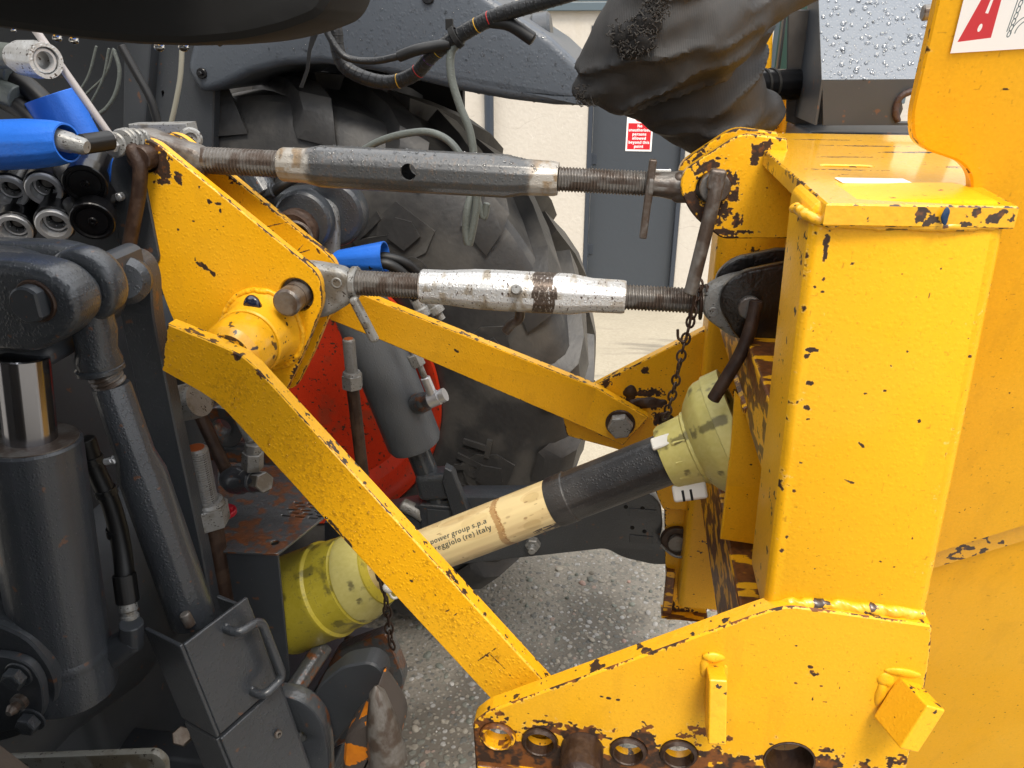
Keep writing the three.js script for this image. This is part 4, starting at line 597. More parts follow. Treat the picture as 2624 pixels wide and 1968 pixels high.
// ================================================================ yellow bracket, arms and adjustable links
{
  const t = thing('link_bracket', 'yellow twin plate bracket with round boss joining both links', 'bracket');
  const pts = fillet([[-0.896, 1.5961], [-0.8857, 1.623], [-0.8563, 1.6354], [-0.8311, 1.6287], [-0.5505, 1.3966], [-0.5492, 1.3399], [-0.6189, 1.1981], [-0.6681, 1.1138], [-0.7887, 1.1057], [-0.863, 1.2924], [-0.8733, 1.3393]], [0.02, 0.02, 0.02, 0.02, 0.022, 0.02, 0.02, 0.02, 0.02, 0.01, 0.02]);
  const pin = [-0.8589, 1.5969, 0.055], lp = [-0.6007, 1.3531, 0.055];
  const o = { seed: 3, edge: 0.002, edgeAmount: 0.7, density: 0.5, drops: 0.0009, blobs: [[-0.851, 1.6091, 0.0283, 0.0216, 0], [-0.8248, 1.5975, 0.0167, 0.02, 0], [-0.8339, 1.6191, 0.0215, 0.0083, -0.6981], [-0.8333, 1.577, 0.0218, 0.0134, -0.3491], [-0.7996, 1.5655, 0.0075, 0.0117, 0], [-0.8323, 1.5589, 0.0185, 0.0067, 0], [-0.8647, 1.6209, 0.0116, 0.0149, 0], [-0.8337, 1.5974, 0.0117, 0.0117, 0], [-0.7783, 1.4029, 0.0131, 0.0061, -0.6109], [-0.7618, 1.39, 0.0079, 0.0035, -0.8727], [-0.7467, 1.5245, 0.0042, 0.0034, 0], [-0.7311, 1.5215, 0.0051, 0.0034, 0], [-0.7279, 1.5082, 0.0025, 0.0042, 0], [-0.8171, 1.4713, 0.0035, 0.0026, 0], [-0.7838, 1.4878, 0.0034, 0.0017, 0], [-0.762, 1.5507, 0.0034, 0.0034, 0], [-0.6189, 1.1981, 0.0274, 0.0073, 1.0472]] };
  const p = painted(pts, o);
  part('plate', plate(pts, 0.035, 0.055, { holes: [[lp[0], lp[1], 0.033], [pin[0], pin[1], 0.024]], box: p.box }), [p.m, M.worn], t);
  const o2 = { ...o, seed: 9, blobs: [[-0.7385, 1.5545, 0.0187, 0.0119, -0.5236], [-0.7094, 1.5385, 0.0085, 0.0068, 0], [-0.6828, 1.5053, 0.006, 0.0051, 0], [-0.6664, 1.4929, 0.0052, 0.0043, 0], [-0.5851, 1.4169, 0.0087, 0.0026, -1.0472]], scratches: [[...[-0.6487, 1.4344, -0.035].slice(0, 2), ...[-0.6427, 1.405, -0.035].slice(0, 2)], [...[-0.6427, 1.405, -0.035].slice(0, 2), ...[-0.6032, 1.4176, -0.035].slice(0, 2)], [...[-0.6304, 1.412, -0.035].slice(0, 2), ...[-0.6143, 1.4283, -0.035].slice(0, 2)], [...[-0.6862, 1.4606, -0.035].slice(0, 2), ...[-0.6423, 1.471, -0.035].slice(0, 2)]] };
  const p2 = painted(pts, o2);
  part('plate', plate(pts, -0.055, -0.035, { holes: [[lp[0], lp[1], 0.033], [pin[0], pin[1], 0.024]], box: p2.box }), [p2.m, M.worn], t);
  const a = [-0.5653, 1.3281, 0.035], b = [-0.6453, 1.1679, 0.035]; const L2 = V(a).distanceTo(V(b)), g = rbox(0.02, L2 * 0.95, 0.066, 0.002, [0, 0, 0]); g.rotateZ(Math.atan2(b[1] - a[1], b[0] - a[0]) + Math.PI / 2); g.translate((a[0] + b[0]) / 2 - 0.016, (a[1] + b[1]) / 2, 0); part('web_plate', g, M.rustyYellow, t, 'dirty yellow web between the plates');
  const c = [-0.675, 1.2807, 0.055], at = (z) => [c[0], c[1], z];
  part('boss', turned(at(0.052), at(0.128), [[0, 0.083], [0.08, 0.078], [0.25, 0.069], [0.45, 0.066], [0.96, 0.065], [1, 0.062], [1, 0]], 48), M.yellow, t);
  part('boss', turned(at(-0.052), at(-0.2), [[0, 0.085], [0.06, 0.078], [0.3, 0.070], [0.96, 0.068], [1, 0.065], [1, 0]], 40), M.yellow, t);
  part('grease_lump', join(lump(shift([-0.6691, 1.3418, 0.1], [0, 0.002, 0.0]), 0.017, [1.0, 1.2, 0.7], 5), lump(shift([-0.6586, 1.3197, 0.1], [0, 0, 0.0]), 0.014, [0.8, 1.3, 0.7], 6)), phy({ color: 0x10182e, roughness: 0.25, clearcoat: 0.6 }), t, 'smear of dark blue grease');
  part('boss_weld', weld(Array.from({ length: 13 }, (_, i) => { const u = i / 12 * Math.PI * 2; return [c[0] + 0.079 * Math.cos(u), c[1] + 0.079 * Math.sin(u), 0.056]; }), 0.006, 3), M.yellow, t);
}
{
  const t = thing('support_arm', 'yellow flat bar arm rising from the perforated plate to the bracket boss', 'arm', 'support arms');
  const st = [[[-0.7576, 1.3515, 0.235], [-0.7843, 1.2623, 0.235]], [[-0.6644, 1.3158, 0.235], [-0.722, 1.2268, 0.235]], [[-0.631, 1.3011, 0.236], [-0.6934, 1.2075, 0.236]], [[-0.6077, 1.2818, 0.238], [-0.6744, 1.1897, 0.238]], [[-0.5837, 1.2568, 0.243], [-0.6556, 1.1714, 0.243]], [[-0.3592, 1.0699, 0.33], [-0.4331, 0.9901, 0.33]], [[-0.0909, 0.8435, 0.432], [-0.155, 0.7596, 0.432]], [[-0.0153, 0.775, 0.456], [-0.0767, 0.6883, 0.456]]];
  const b = bar(st, 0.03, 0.0025); const W = b.len, H = 0.11;
  const p = painted([[0, 0], [W, 0], [W, H], [0, H]], { seed: 21, stains: [[W * 0.36, H * 0.5, 0.09, 0.05], [W * 0.5, H * 0.3, 0.05, 0.03], [W * 0.14, H * 0.4, 0.04, 0.05], [W * 0.72, H * 0.5, 0.07, 0.035]], edge: 0.0016, edgeAmount: 0.7, density: 0.25, drops: 0.0016, blobs: [[W * 0.62, H * 0.45, 0.006, 0.004, 0.3], [W * 0.45, H * 0.06, 0.022, 0.003, 0], [W * 0.49, H * 0.05, 0.01, 0.003, 0], [W * 0.17, H * 0.97, 0.014, 0.006, 0], [W * 0.12, H * 0.95, 0.01, 0.007, 0], [W * 0.805, H * 0.55, 0.005, 0.004, 0]], scratches: [[W * 0.8, H * 0.35, W * 0.805, H * 0.75], [W * 0.805, H * 0.6, W * 0.84, H * 0.62]] });
  const bm = part('bar', b.g, [p.m, M.worn], t);
  beads(bm, 500, 0.001, 0.003, 13, (d) => d.z > 0.5 || d.y > 0.4);
  const c = [-0.675, 1.2807, 0.055], at = (z) => [c[0], c[1], z];
  part('sleeve', turned(at(0.130), at(0.206), [[0, 0.060], [0.06, 0.062], [0.6, 0.060], [0.85, 0.056], [1, 0.045], [1, 0]], 40), M.worn, t);
}
{
  const t = thing('support_arm', 'yellow flat bar arm bolted to the chipped plate beyond the drive shaft', 'arm', 'support arms');
  const st = [[[-0.6328, 1.3062, -0.2], [-0.6504, 1.2166, -0.2]], [[-0.5188, 1.2426, -0.24], [-0.5219, 1.1477, -0.24]], [[-0.0381, 0.991, -0.405], [-0.0652, 0.8764, -0.405]], [[0.095, 0.9169, -0.405], [0.0358, 0.8325, -0.405]]];
  const b = bar(st, 0.03, 0.0025); const W = b.len, H = 0.1;
  const p = painted([[0, 0], [W, 0], [W, H], [0, H]], { seed: 33, edge: 0.0016, edgeAmount: 0.7, density: 0.35, drops: 0.0012, blobs: [[W * 0.38, H * 0.5, 0.006, 0.004, 0]] });
  part('bar', b.g, [p.m, M.worn], t);
  const c = [0.0262, 0.8962, -0.405]; part('washer', solid(shift(c, [0, 0, -0.002]), shift(c, [0, 0, 0.005]), 0.038), M.rustSteel, t); part('bolt', join(hex(shift(c, [0, 0, 0.005]), shift(c, [0, 0, 0.03]), 0.032, 0.2), solid(shift(c, [0, 0, 0.029]), shift(c, [0, 0, 0.031]), 0.026)), M.cast, t);
  const q = [-0.675, 1.2807, 0.055]; part('sleeve', turned([q[0], q[1], -0.2], [q[0], q[1], -0.236], [[0, 0.06], [1, 0.06], [1, 0]], 32), M.worn, t);
}
// ---- upper adjustable link
{
  const t = thing('top_link', 'dark grey adjustable top link with a drilled barrel and long threads', 'top link');
  const A = [-0.7772, 1.59, 0], B = [0.0437, 1.5662, 0], at = (px) => along(A, B, trueFraction((px - 438) / (1402 - 438), 1.4507, 1.356));
  const b0 = at(608), b1 = at(1206);
  part('thread', threaded(at(448), b0, 0.0245, 0.0064, 0.0026), M.steel, t); part('thread', threaded(b1, at(1400), 0.0215, 0.0056, 0.0024), M.steel, t);
  const bar0 = turned(b0, b1, [[0, 0.02], [0, 0.0285], [0.01, 0.0305], [0.09, 0.0310], [0.15, 0.0372], [0.2, 0.0378], [0.82, 0.0375], [0.88, 0.0315], [0.985, 0.030], [1, 0.028], [1, 0.02]], 56);
  const hc = at(893), ev = new Evaluator(); ev.useGroups = false;
  const br = new Brush(bar0), cut = new Brush(new THREE.CylinderGeometry(0.0145, 0.0145, 0.2, 28)); cut.rotation.x = Math.PI / 2; cut.position.set(hc[0], hc[1] + 0.004, hc[2]); cut.updateMatrixWorld(); br.updateMatrixWorld();
  let bg; const body = turned(b0, b1, [[0, 0.021], [0, 0.0285], [0.01, 0.0305], [0.09, 0.0310], [0.15, 0.0372], [0.2, 0.0378], [0.82, 0.0375], [0.88, 0.0315], [0.985, 0.030], [1, 0.028], [1, 0.021], [0.9, 0.021], [0.85, 0.029], [0.15, 0.029], [0.1, 0.021], [0, 0.021]], 56);
  const sb = new Brush(mergeVertices(body, 1e-6)); sb.updateMatrixWorld(); const res = ev.evaluate(sb, cut, SUBTRACTION); bg = res.geometry; void bar0; void br;
  const bl = V(b0).distanceTo(V(b1)), bc = Math.PI * 2 * 0.0378;
  const bt = tex(256, 1024, (u, v) => { const n = fbm(u * 5, v * 26, 401, 4, 0), f = fbm(u * 30, v * 150, 403, 3, 0); let c = mix3([0.050, 0.053, 0.056], [0.075, 0.075, 0.074], f); c = mix3(c, [0.11, 0.075, 0.05], smooth(0.62, 0.8, f) * 0.5); const e = Math.min(v, 1 - v) * (v < 0.5 ? 1 : 1.15) + (n - 0.5) * 0.07; const bare = mix3([0.34, 0.32, 0.285], [0.22, 0.155, 0.09], smooth(0.45, 0.7, n)); return mix3(bare, c, smooth(0.085, 0.135, e)); });
  bt.repeat.set(1 / bc, 1 / bl);
  const barrel = part('barrel', bg, phy({ map: bt, roughness: 0.36, metalness: 0.1, clearcoat: 0.3, clearcoatRoughness: 0.15, bumpMap: DRfine, bumpScale: 0.0005 }), t, 'dark grey drilled barrel beaded with rain');
  beads(barrel, 340, 0.0012, 0.0036, 9, (d, p) => d.y > 0.25 && d.z > -0.3);
  // forked front eye between the bracket plates
  const E = [-0.8834, 1.5947, 0]; part('front_eye', join(plate(fillet([[E[0] - 0.055, E[1] - 0.03], [E[0] - 0.045, E[1] + 0.035], [E[0] + 0.0, E[1] + 0.055], [E[0] + 0.05, E[1] + 0.035], [at(452)[0], at(452)[1] + 0.022], [at(452)[0], at(452)[1] - 0.025], [E[0] + 0.03, E[1] - 0.055], [E[0] - 0.03, E[1] - 0.055]], 0.03), -0.026, 0.026, { bevel: 0.014, seg: 4 }), turned(E, at(452), [[0.5, 0.01], [0.75, 0.022], [1, 0.0245], [1, 0]], 24)), M.steel, t);
  // lock nut with a long lever, then the rear forging
  const n = at(1406); part('lock_nut', join(solid(at(1399), at(1411), 0.036), rbox(0.013, 0.135, 0.014, 0.003, [n[0] - 0.004, n[1] - 0.022, n[2] + 0.026], [0, 0, -0.06])), M.steel, t);
  const R = [0.1528, 1.5602, 0]; part('rear_eye', join(turned(at(1410), R, [[0, 0], [0, 0.021], [0.15, 0.021], [0.45, 0.026], [0.8, 0.03], [0.8, 0]], 28), plate(circle(R[0], R[1], 0.05, 28), -0.026, 0.026, { bevel: 0.012, seg: 3 }), rbox(0.07, 0.052, 0.044, 0.012, [(at(1450)[0] + R[0]) / 2, (at(1450)[1] + R[1]) / 2, 0])), M.steel, t);
}
// ---- lower adjustable stay
{
  const t = thing('adjustable_stay', 'bright galvanised turnbuckle link with cast eye ends and a wing lock nut', 'turnbuckle');
  const A = [-0.5651, 1.3665, 0], B = [0.1611, 1.358, 0], at = (px) => along(A, B, trueFraction((px - 700) / (1525 - 700), 1.5147, 1.4258));
  part('thread', threaded(at(765), at(914), 0.0245, 0.0062, 0.0022), M.steel, t); part('thread', threaded(at(1348), at(1520), 0.0235, 0.0062, 0.0026), M.steel, t);
  const zt = tex(256, 1024, (u, v) => { const n = fbm(u * 6, v * 24, 421, 5, 0), f = fbm(u * 40, v * 160, 423, 3, 0); let c = mix3([0.55, 0.55, 0.54], [0.68, 0.69, 0.70], f); c = mix3(c, [0.33, 0.27, 0.19], smooth(0.52, 0.75, n) * 0.8); if (f > 0.72) c = mix3(c, [0.08, 0.055, 0.045], smooth(0.72, 0.78, f)); const e = Math.min(v - 0.565, 0.675 - v) + (n - 0.5) * 0.06; if (e > 0) c = mix3(c, mix3([0.05, 0.036, 0.028], [0.12, 0.09, 0.07], f), smooth(0, 0.006, e) * (f > 0.67 ? 0.2 : 1)); return c; });
  const zb = V(at(910)).distanceTo(V(at(1351))); zt.repeat.set(1 / (Math.PI * 2 * 0.0385), 1 / zb);
  const bar1 = part('barrel', turned(at(910), at(1351), [[0, 0.018], [0, 0.0305], [0.008, 0.0325], [0.13, 0.0330], [0.27, 0.0378], [0.4, 0.0385], [0.74, 0.038], [0.84, 0.0318], [0.985, 0.031], [1, 0.0295], [1, 0.018]], 48), std({ map: zt, roughness: 0.36, metalness: 0.5, bumpMap: DRfine, bumpScale: 0.0006 }), t, 'galvanised barrel with torn brown label');
  part('barrel_pin', join(solid(shift(at(1122), [0, 0.012, 0.03]), shift(at(1122), [0, 0.02, 0.052]), 0.0095)), M.cast, bar1);
  part('tommy_bar', sweep([[-0.1825, 1.337, -0.02], [-0.1882, 1.2958, -0.03], [-0.2019, 1.2855, -0.03], [-0.2139, 1.2695, -0.03]], 0.0095), M.steel, t);
  const E = [-0.6127, 1.3449, 0]; part('front_eye', join(plate(fillet([[E[0] - 0.05, E[1] - 0.03], [E[0] - 0.03, E[1] + 0.05], [E[0] + 0.02, E[1] + 0.062], [at(762)[0], at(762)[1] + 0.028], [at(772)[0], at(772)[1] - 0.03], [E[0] + 0.05, E[1] - 0.05], [E[0] - 0.02, E[1] - 0.055]], 0.025), -0.02, 0.02, { bevel: 0.012, seg: 4 }), plate(circle(E[0] + 0.004, E[1], 0.052, 32), -0.031, 0.031, { bevel: 0.012, seg: 3 })), M.cast, t, 'pale cast eye');
  { const s = at(735); part('stamp_ring', pipe([s[0], s[1] + 0.004, 0.019], [s[0], s[1] + 0.004, 0.0215], 0.0105, 0.0075), M.cast, t); }
  { const s = [-0.495, 1.3694, 0]; part('wing_nut', join(solid(at(760), at(774), 0.0315), rbox(0.019, 0.1, 0.015, 0.007, [s[0] + 0.013, s[1] - 0.07, 0.024], [0.12, 0, 0.36])), M.cast, t); }
  const R = [0.2415, 1.3519, 0]; part('rear_eye', join(plate(fillet([[at(1515)[0], at(1515)[1] + 0.025], [R[0] - 0.05, R[1] + 0.055], [R[0] + 0.01, R[1] + 0.068], [R[0] + 0.06, R[1] + 0.02], [R[0] + 0.04, R[1] - 0.05], [R[0] - 0.02, R[1] - 0.062], [at(1515)[0], at(1515)[1] - 0.02]], 0.03), -0.024, 0.024, { bevel: 0.008, seg: 3 }), turned(at(1505), at(1530), [[0, 0.024], [0.4, 0.023], [0.8, 0.017], [1, 0]], 24)), M.cast, t, 'pale cast eye');
  { const s = [0.1725, 1.3461, 0.024]; part('stamp_ring', pipe([s[0], s[1], 0.0235], [s[0], s[1], 0.026], 0.0095, 0.0068), M.cast, t); }
}
// ---- pins
{
  const c = [-0.8523, 1.6027, 0.055];
  const t = thing('hitch_pin', 'rusty drop handle pin through the top of the bracket', 'pin', 'hitch pins');
  part('shank', solid([c[0], c[1], -0.09], [c[0], c[1], 0.085], 0.0225), M.rustSteel, t); part('handle', bent([[c[0] - 0.012, c[1] + 0.02, 0.082], shift([-0.8493, 1.5893, 0.085], [0, 0, 0]), [-0.8631, 1.5403, 0.085], [-0.9007, 1.4429, 0.09]], 0.0128, 14, 0.015), M.rustSteel, t);
  const p = [-0.6007, 1.3531, 0.055];
  const u = thing('stay_pin', 'plain round headed pin through the lower corner of the bracket', 'pin', 'hitch pins');
  part('shank', solid([p[0], p[1], -0.09], [p[0], p[1], 0.105], 0.0262, 0.004), M.steel, u); part('groove', pipe([p[0], p[1], 0.07], [p[0], p[1], 0.073], 0.0268, 0.02), M.rustSteel, u);
}

// ================================================================ yellow implement headstock
const YT = 1.63306;   // top of the mast plate
{
  const t = thing('implement_headstock', 'chipped yellow steel headstock with welded mast and perforated side plate', 'headstock');
  // --- perforated side plate on the near side
  const ph = [[-0.1497, 0.7771, 0.5], [-0.0819, 0.7756, 0.5], [-0.0143, 0.7762, 0.5], [0.0573, 0.7776, 0.5], [0.1345, 0.7841, 0.5]], bh = [0.2985, 0.796, 0.5];
  const pts = fillet([[-0.1899, 0.7991], [-0.1663, 0.8265], [0.2203, 1.0674], [0.255, 1.0859], [0.4461, 1.0737], [0.4527, 1.0359], [0.4634, 0.918], [0.4663, 0.7383], [0.4647, 0.6003], [-0.181, 0.4699]], [0.01, 0.01, 0.02, 0.03, 0.004, 0.02, 0.02, 0.02, 0, 0]);
  const hs = [...ph.map((p) => [p[0], p[1], 0.0275]), [bh[0], bh[1], 0.036]];
  const p = painted(pts, { seed: 41, edge: 0.0032, edgeAmount: 0.62, density: 0.12, drops: 0.0004, ppm: 1150, rustBelow: [0.0853, 0.8177, 0.5][1], blobs: [[0.3073, 0.9704, 0.0079, 0.0046, 0], [0.3011, 0.9825, 0.0033, 0.0026, 0], [0.2868, 0.9493, 0.004, 0.0027, 0], [0.3221, 0.9489, 0.0033, 0.002, 0], [0.0218, 0.8828, 0.0042, 0.0028, 0], [0.0358, 0.881, 0.0035, 0.0028, 0], [0.0112, 0.8841, 0.0028, 0.0021, 0], [0.277, 1.0175, 0.0026, 0.002, 0], [0.171, 0.8339, 0.0155, 0.0112, 0], [0.2026, 0.8273, 0.0098, 0.007, 0], [0.1409, 0.8224, 0.0127, 0.0071, 0], [-0.0723, 0.819, 0.0218, 0.0036, 0], [0.3477, 0.8263, 0.0097, 0.0069, 0], [0.0079, 0.8017, 0.0217, 0.0072, 0], [0.0855, 0.8157, 0.0143, 0.0057, 0]] });
  const side = part('side_plate', plate(pts, 0.468, 0.50, { holes: hs, box: p.box, bevel: 0.003 }), [p.m, M.worn], t, 'perforated yellow side plate with a rusty lower row of holes');
  ph.forEach((q, i) => part('hole_bush', turned([q[0], q[1], 0.488], [q[0], q[1], 0.507], [[0, 0.0225], [0, 0.0272], [0.63, 0.0272], [0.66, 0.0288], [0.8, 0.0285], [0.9, 0.027], [1, 0.0235], [0.9, 0.0222], [0, 0.0222]], 28), i === 0 ? M.rustyYellow : M.rustSteel, side));
  part('hole_bush', pipe([bh[0], bh[1], 0.45], [bh[0], bh[1], 0.502], 0.038, 0.0355, 36), M.rustSteel, side);
  { const q = ph[2]; part('stub_pin', turned([q[0], q[1] - 0.004, 0.47], [q[0], q[1] - 0.004, 0.60], [[0, 0.034], [0.65, 0.033], [0.68, 0.028], [0.72, 0.026], [0.74, 0.029], [0.9, 0.028], [0.92, 0.021], [1, 0.02], [1, 0]], 36), M.rustSteel, side, 'rusty stepped stub pin'); }
  part('lower_flange', boxAB([-0.1829, 0.716, 0.51], shift([-0.0083, 0.7087, 0.51], [0, 0, -0.05]), 0.004), M.rustyYellow, side);
  { const a = [0.1597, 0.994, 0.5], b = [0.1875, 0.8536, 0.5]; part('lug', rbox(0.0253, 0.098, 0.055, 0.003, [(a[0] + b[0]) / 2, (a[1] + b[1]) / 2, 0.527], [-0.28, 0, 0.06]), M.worn, side); part('lug_weld', join(lump([0.1562, 0.9631, 0.5], 0.008, [0.8, 2.6, 0.45], 11), lump([0.1845, 0.9449, 0.5], 0.008, [0.8, 3.2, 0.4], 15), lump([0.1668, 0.982, 0.5], 0.009, [1.8, 0.9, 0.6], 12)), M.yellow, side); }
  { const a = [0.4323, 0.9488, 0.5]; part('lug', rbox(0.0321, 0.074, 0.062, 0.003, [a[0], a[1] - 0.006, 0.529], [-0.2, 0.25, -0.42]), M.yellow, side); part('lug_weld', join(lump([0.4025, 0.948, 0.5], 0.009, [0.8, 2.8, 0.5], 13), lump([0.4234, 0.9888, 0.5], 0.009, [2.8, 0.8, 0.5], 14), lump([0.4042, 0.9725, 0.5], 0.010, [1.2, 1.2, 0.5], 16)), M.yellow, side); }
  // --- near post: folded box section
  const pl = [0.2255, 1.3659, 0.485], x0 = [0.217, 1.5881, 0.485][0], x1 = [0.4173, 1.5949, 0.485][0], yb = [0.2598, 1.0764, 0.48][1] - 0.01; void pl;
  const postG = (z0, z1, y0, y1, r) => { const s = fillet([[x0, z0], [x1, z0], [x1, z1], [x0, z1]], r); const g = plate(s, y0, y1, { bevel: 0.001 }); g.clearGroups(); const q = ni(g); const po = q.attributes.position; for (let i = 0; i < po.count; i++) { const X = po.getX(i), Zz = po.getY(i), Y = po.getZ(i); po.setXYZ(i, X, Y, Zz); } for (let i = 0; i < po.count; i += 3) { const a = [po.getX(i), po.getY(i), po.getZ(i)]; po.setXYZ(i, po.getX(i + 1), po.getY(i + 1), po.getZ(i + 1)); po.setXYZ(i + 1, ...a); } q.deleteAttribute('normal'); return crease(boxUV(q), 0.5); };
  const pp = painted([[0.2104, 1.6317], [0.4174, 1.6373], [0.4458, 1.0525], [0.2314, 1.0261]], { seed: 51, edge: 0.012, edgeAmount: 0.12, density: 0.14, drops: 0.0005, blobs: [[0.2317, 1.578, 0.0037, 0.0179, 0], [0.2355, 1.5444, 0.0021, 0.0048, 0], [0.2358, 1.5288, 0.0054, 0.0022, 0], [0.2342, 1.4565, 0.0067, 0.0028, 0], [0.2376, 1.4122, 0.0051, 0.0034, 0], [0.2318, 1.4473, 0.0034, 0.0028, 0], [0.2402, 1.3797, 0.0057, 0.0029, -0.3491], [0.245, 1.3011, 0.003, 0.0024, 0], [0.2423, 1.2594, 0.0024, 0.0024, 0], [0.2436, 1.1872, 0.0025, 0.0037, 0], [0.313, 1.3331, 0.0064, 0.0023, -0.6981], [0.3433, 1.4595, 0.0022, 0.0022, 0], [0.3063, 1.4029, 0.0023, 0.0017, 0], [0.3286, 1.4408, 0.0033, 0.0017, -1.0472], [0.263, 1.5629, 0.0037, 0.0016, 0.6981], [0.2267, 1.534, 0.0022, 0.0022, 0], [0.3269, 1.4073, 0.0039, 0.0022, 0], [0.2407, 1.1644, 0.0031, 0.0038, 0], [0.4131, 1.4575, 0.0022, 0.0022, 0], [0.2442, 1.364, 0.0035, 0.0023, 0], [0.3743, 1.3699, 0.0023, 0.0028, 0], [0.3083, 1.2789, 0.0071, 0.0018, -0.3491]] });
  { const fq = [[0.2104, 1.6317], [0.4174, 1.6373], [0.4458, 1.0525], [0.2314, 1.0261]]; const g = plate(fillet(fq, [0.02, 0.02, 0.034, 0.034]), 0.345, 0.485, { bevel: 0.016, seg: 5, box: pp.box }); part('post', g, [pp.m, M.yellow], t, 'smooth yellow box section post with small chips'); }
  part('post', postG(-0.52, -0.38, 0.35, YT - 0.06, 0.02), M.yellow, t);
  part('weld', weld([[0.2056, 1.6127, 0.42], [0.2109, 1.613, 0.474], [0.2233, 1.6107, 0.484], [0.2844, 1.6094, 0.486], [0.357, 1.6106, 0.486], [0.4044, 1.6124, 0.483]], 0.0062, 6), M.worn, t);
  part('weld', weld([[0.2451, 1.0714, 0.474], [0.2599, 1.0797, 0.484], [0.3196, 1.0826, 0.486], [0.3805, 1.0825, 0.486], [0.4359, 1.0794, 0.484]], 0.0085, 8), M.worn, t);
  // --- top plate with chipped edges
  {
    const xl = [0.221, 1.6331, 0.4878][0], nz = 0.50, corner = [[0.2281, 1.6331, 0.5], [0.4231, 1.6331, 0.462]];
    const q = [[xl, -nz], [corner[1][0], -nz + 0.012], [corner[1][0] + 0.012, -0.34], [0.62, -0.2], [0.62, 0.2], [xl, 0.2]];
    const hl = [0.3115, 1.6331, 0.2113]; const o = painted(q, { seed: 61, edge: 0.003, edgeAmount: 0.5, density: 0.8, drops: 0.0012, holes: [], blobs: [[0.45, -0.05, 0.06, 0.008, 0.1], [0.40, 0.02, 0.07, 0.006, 0], [0.33, -0.12, 0.05, 0.004, 0.1], [0.5, -0.2, 0.05, 0.01, 0.1], [0.35, 0.1, 0.05, 0.006, 0], [0.30, -0.25, 0.05, 0.004, 0]] });
    const g = plate(q, 0, 0.025, { holes: [fillet([[hl[0] - 0.035, -hl[2] - 0.012], [hl[0] + 0.035, -hl[2] - 0.012], [hl[0] + 0.035, -hl[2] + 0.012], [hl[0] - 0.035, -hl[2] + 0.012]], 0.012)], box: o.box, bevel: 0.002 }); g.rotateX(-Math.PI / 2); g.translate(0, YT - 0.025, 0);
    o.m.clearcoat = 0.8; o.m.clearcoatRoughness = 0.1;
    const tp = part('top_plate', g, [o.m, M.worn], t, 'wet yellow top plate of the mast');
    const lb = [0.2904, 1.6331, 0.3467]; part('paper_label', rbox(0.085, 0.0016, 0.035, 0.0006, [lb[0] + 0.02, YT + 0.0012, lb[2]], [0, 0.05, 0]), std({ color: 0xe9e6e2, roughness: 0.35 }), tp, 'pale worn label');
    part('grease_smear', lump([x1 - 0.07, YT - 0.010, 0.499], 0.008, [0.5, 1.2, 0.2], 17), phy({ color: 0x123050, roughness: 0.3 }), tp, 'smear of blue grease');
  }
  // --- lugs that hold the top link
  const lug = fillet([[0.0929, 1.5652], [0.0961, 1.5984], [0.1711, 1.6523], [0.1899, 1.6583], [0.254, 1.6508], [0.291, 1.4915], [0.1706, 1.4867], [0.118, 1.5228]], [0.03, 0.03, 0.02, 0.01, 0, 0, 0.01, 0.03]), lh = [0.1445, 1.5696, 0.055];
  for (const [z0, z1, s] of [[0.032, 0.055, 71], [-0.055, -0.032, 72]]) { const o = painted(lug, { seed: s, edge: 0.004, edgeAmount: 0.55, density: 1.0, blobs: [[0.1357, 1.6052, 0.0246, 0.0114, 0.3491], [0.1175, 1.5445, 0.0213, 0.0252, 0], [0.144, 1.522, 0.0253, 0.0214, 0], [0.171, 1.5874, 0.0114, 0.0171, 0], [0.1817, 1.5576, 0.0096, 0.0134, 0], [0.1655, 1.5343, 0.0135, 0.0213, 0], [0.1902, 1.5156, 0.0097, 0.0136, 0], [0.1692, 1.4993, 0.0293, 0.0048, 0], [0.2128, 1.6358, 0.013, 0.0112, 0], [0.2263, 1.6432, 0.0111, 0.0083, 0], [0.2078, 1.6176, 0.0056, 0.0084, 0], [0.1503, 1.572, 0.0325, 0.0325, 0], [0.2071, 1.5005, 0.0214, 0.0039, 0], [0.1136, 1.5211, 0.0137, 0.0098, 0]] }); part('link_lug', plate(lug, z0, z1, { holes: [[lh[0], lh[1], 0.026]], box: o.box }), [o.m, M.worn], t, 'chipped yellow lug'); }
  // --- black greasy lugs of the lower stay
  const gm = phy({ map: scaled(steelTile, 0.3), color: 0x4c4038, roughness: 0.3, bumpMap: scaled(rubberBump, 0.1), bumpScale: 0.0012 });
  const bl = fillet([[0.1785, 1.3636], [0.1794, 1.3998], [0.2071, 1.4298], [0.2811, 1.4489], [0.3557, 1.4517], [0.3837, 1.2772], [0.2885, 1.2806], [0.2223, 1.2991]], [0.04, 0.04, 0.03, 0, 0, 0, 0.02, 0.05]);
  part('stay_lug', plate(bl, 0.034, 0.058, { bevel: 0.004, seg: 2 }), gm, t, 'black greasy lug'); part('stay_lug', plate(bl, -0.058, -0.034, { bevel: 0.004, seg: 2 }), gm, t, 'black greasy lug');
  // --- cross members between the posts
  part('cross_member', boxAB([x0 + 0.012, [0.2299, 1.3333, 0.2][1] - 0.13, -0.36], [x0 + 0.14, [0.2299, 1.3333, 0.2][1] - 0.02, 0.343], 0.006), M.rustyYellow, t, 'rust streaked cross member');
  part('cross_member', boxAB([x0 + 0.02, [0.2777, 0.7788, 0.1][1] - 0.05, -0.36], [x0 + 0.14, [0.2624, 0.9105, 0.1][1], 0.343], 0.006), M.rustyYellow, t, 'rust streaked cross member');
  part('back_plate', boxAB([x0 + 0.145, 0.45, -0.5], [x0 + 0.16, YT - 0.05, 0.34], 0.003), M.yellow, t);
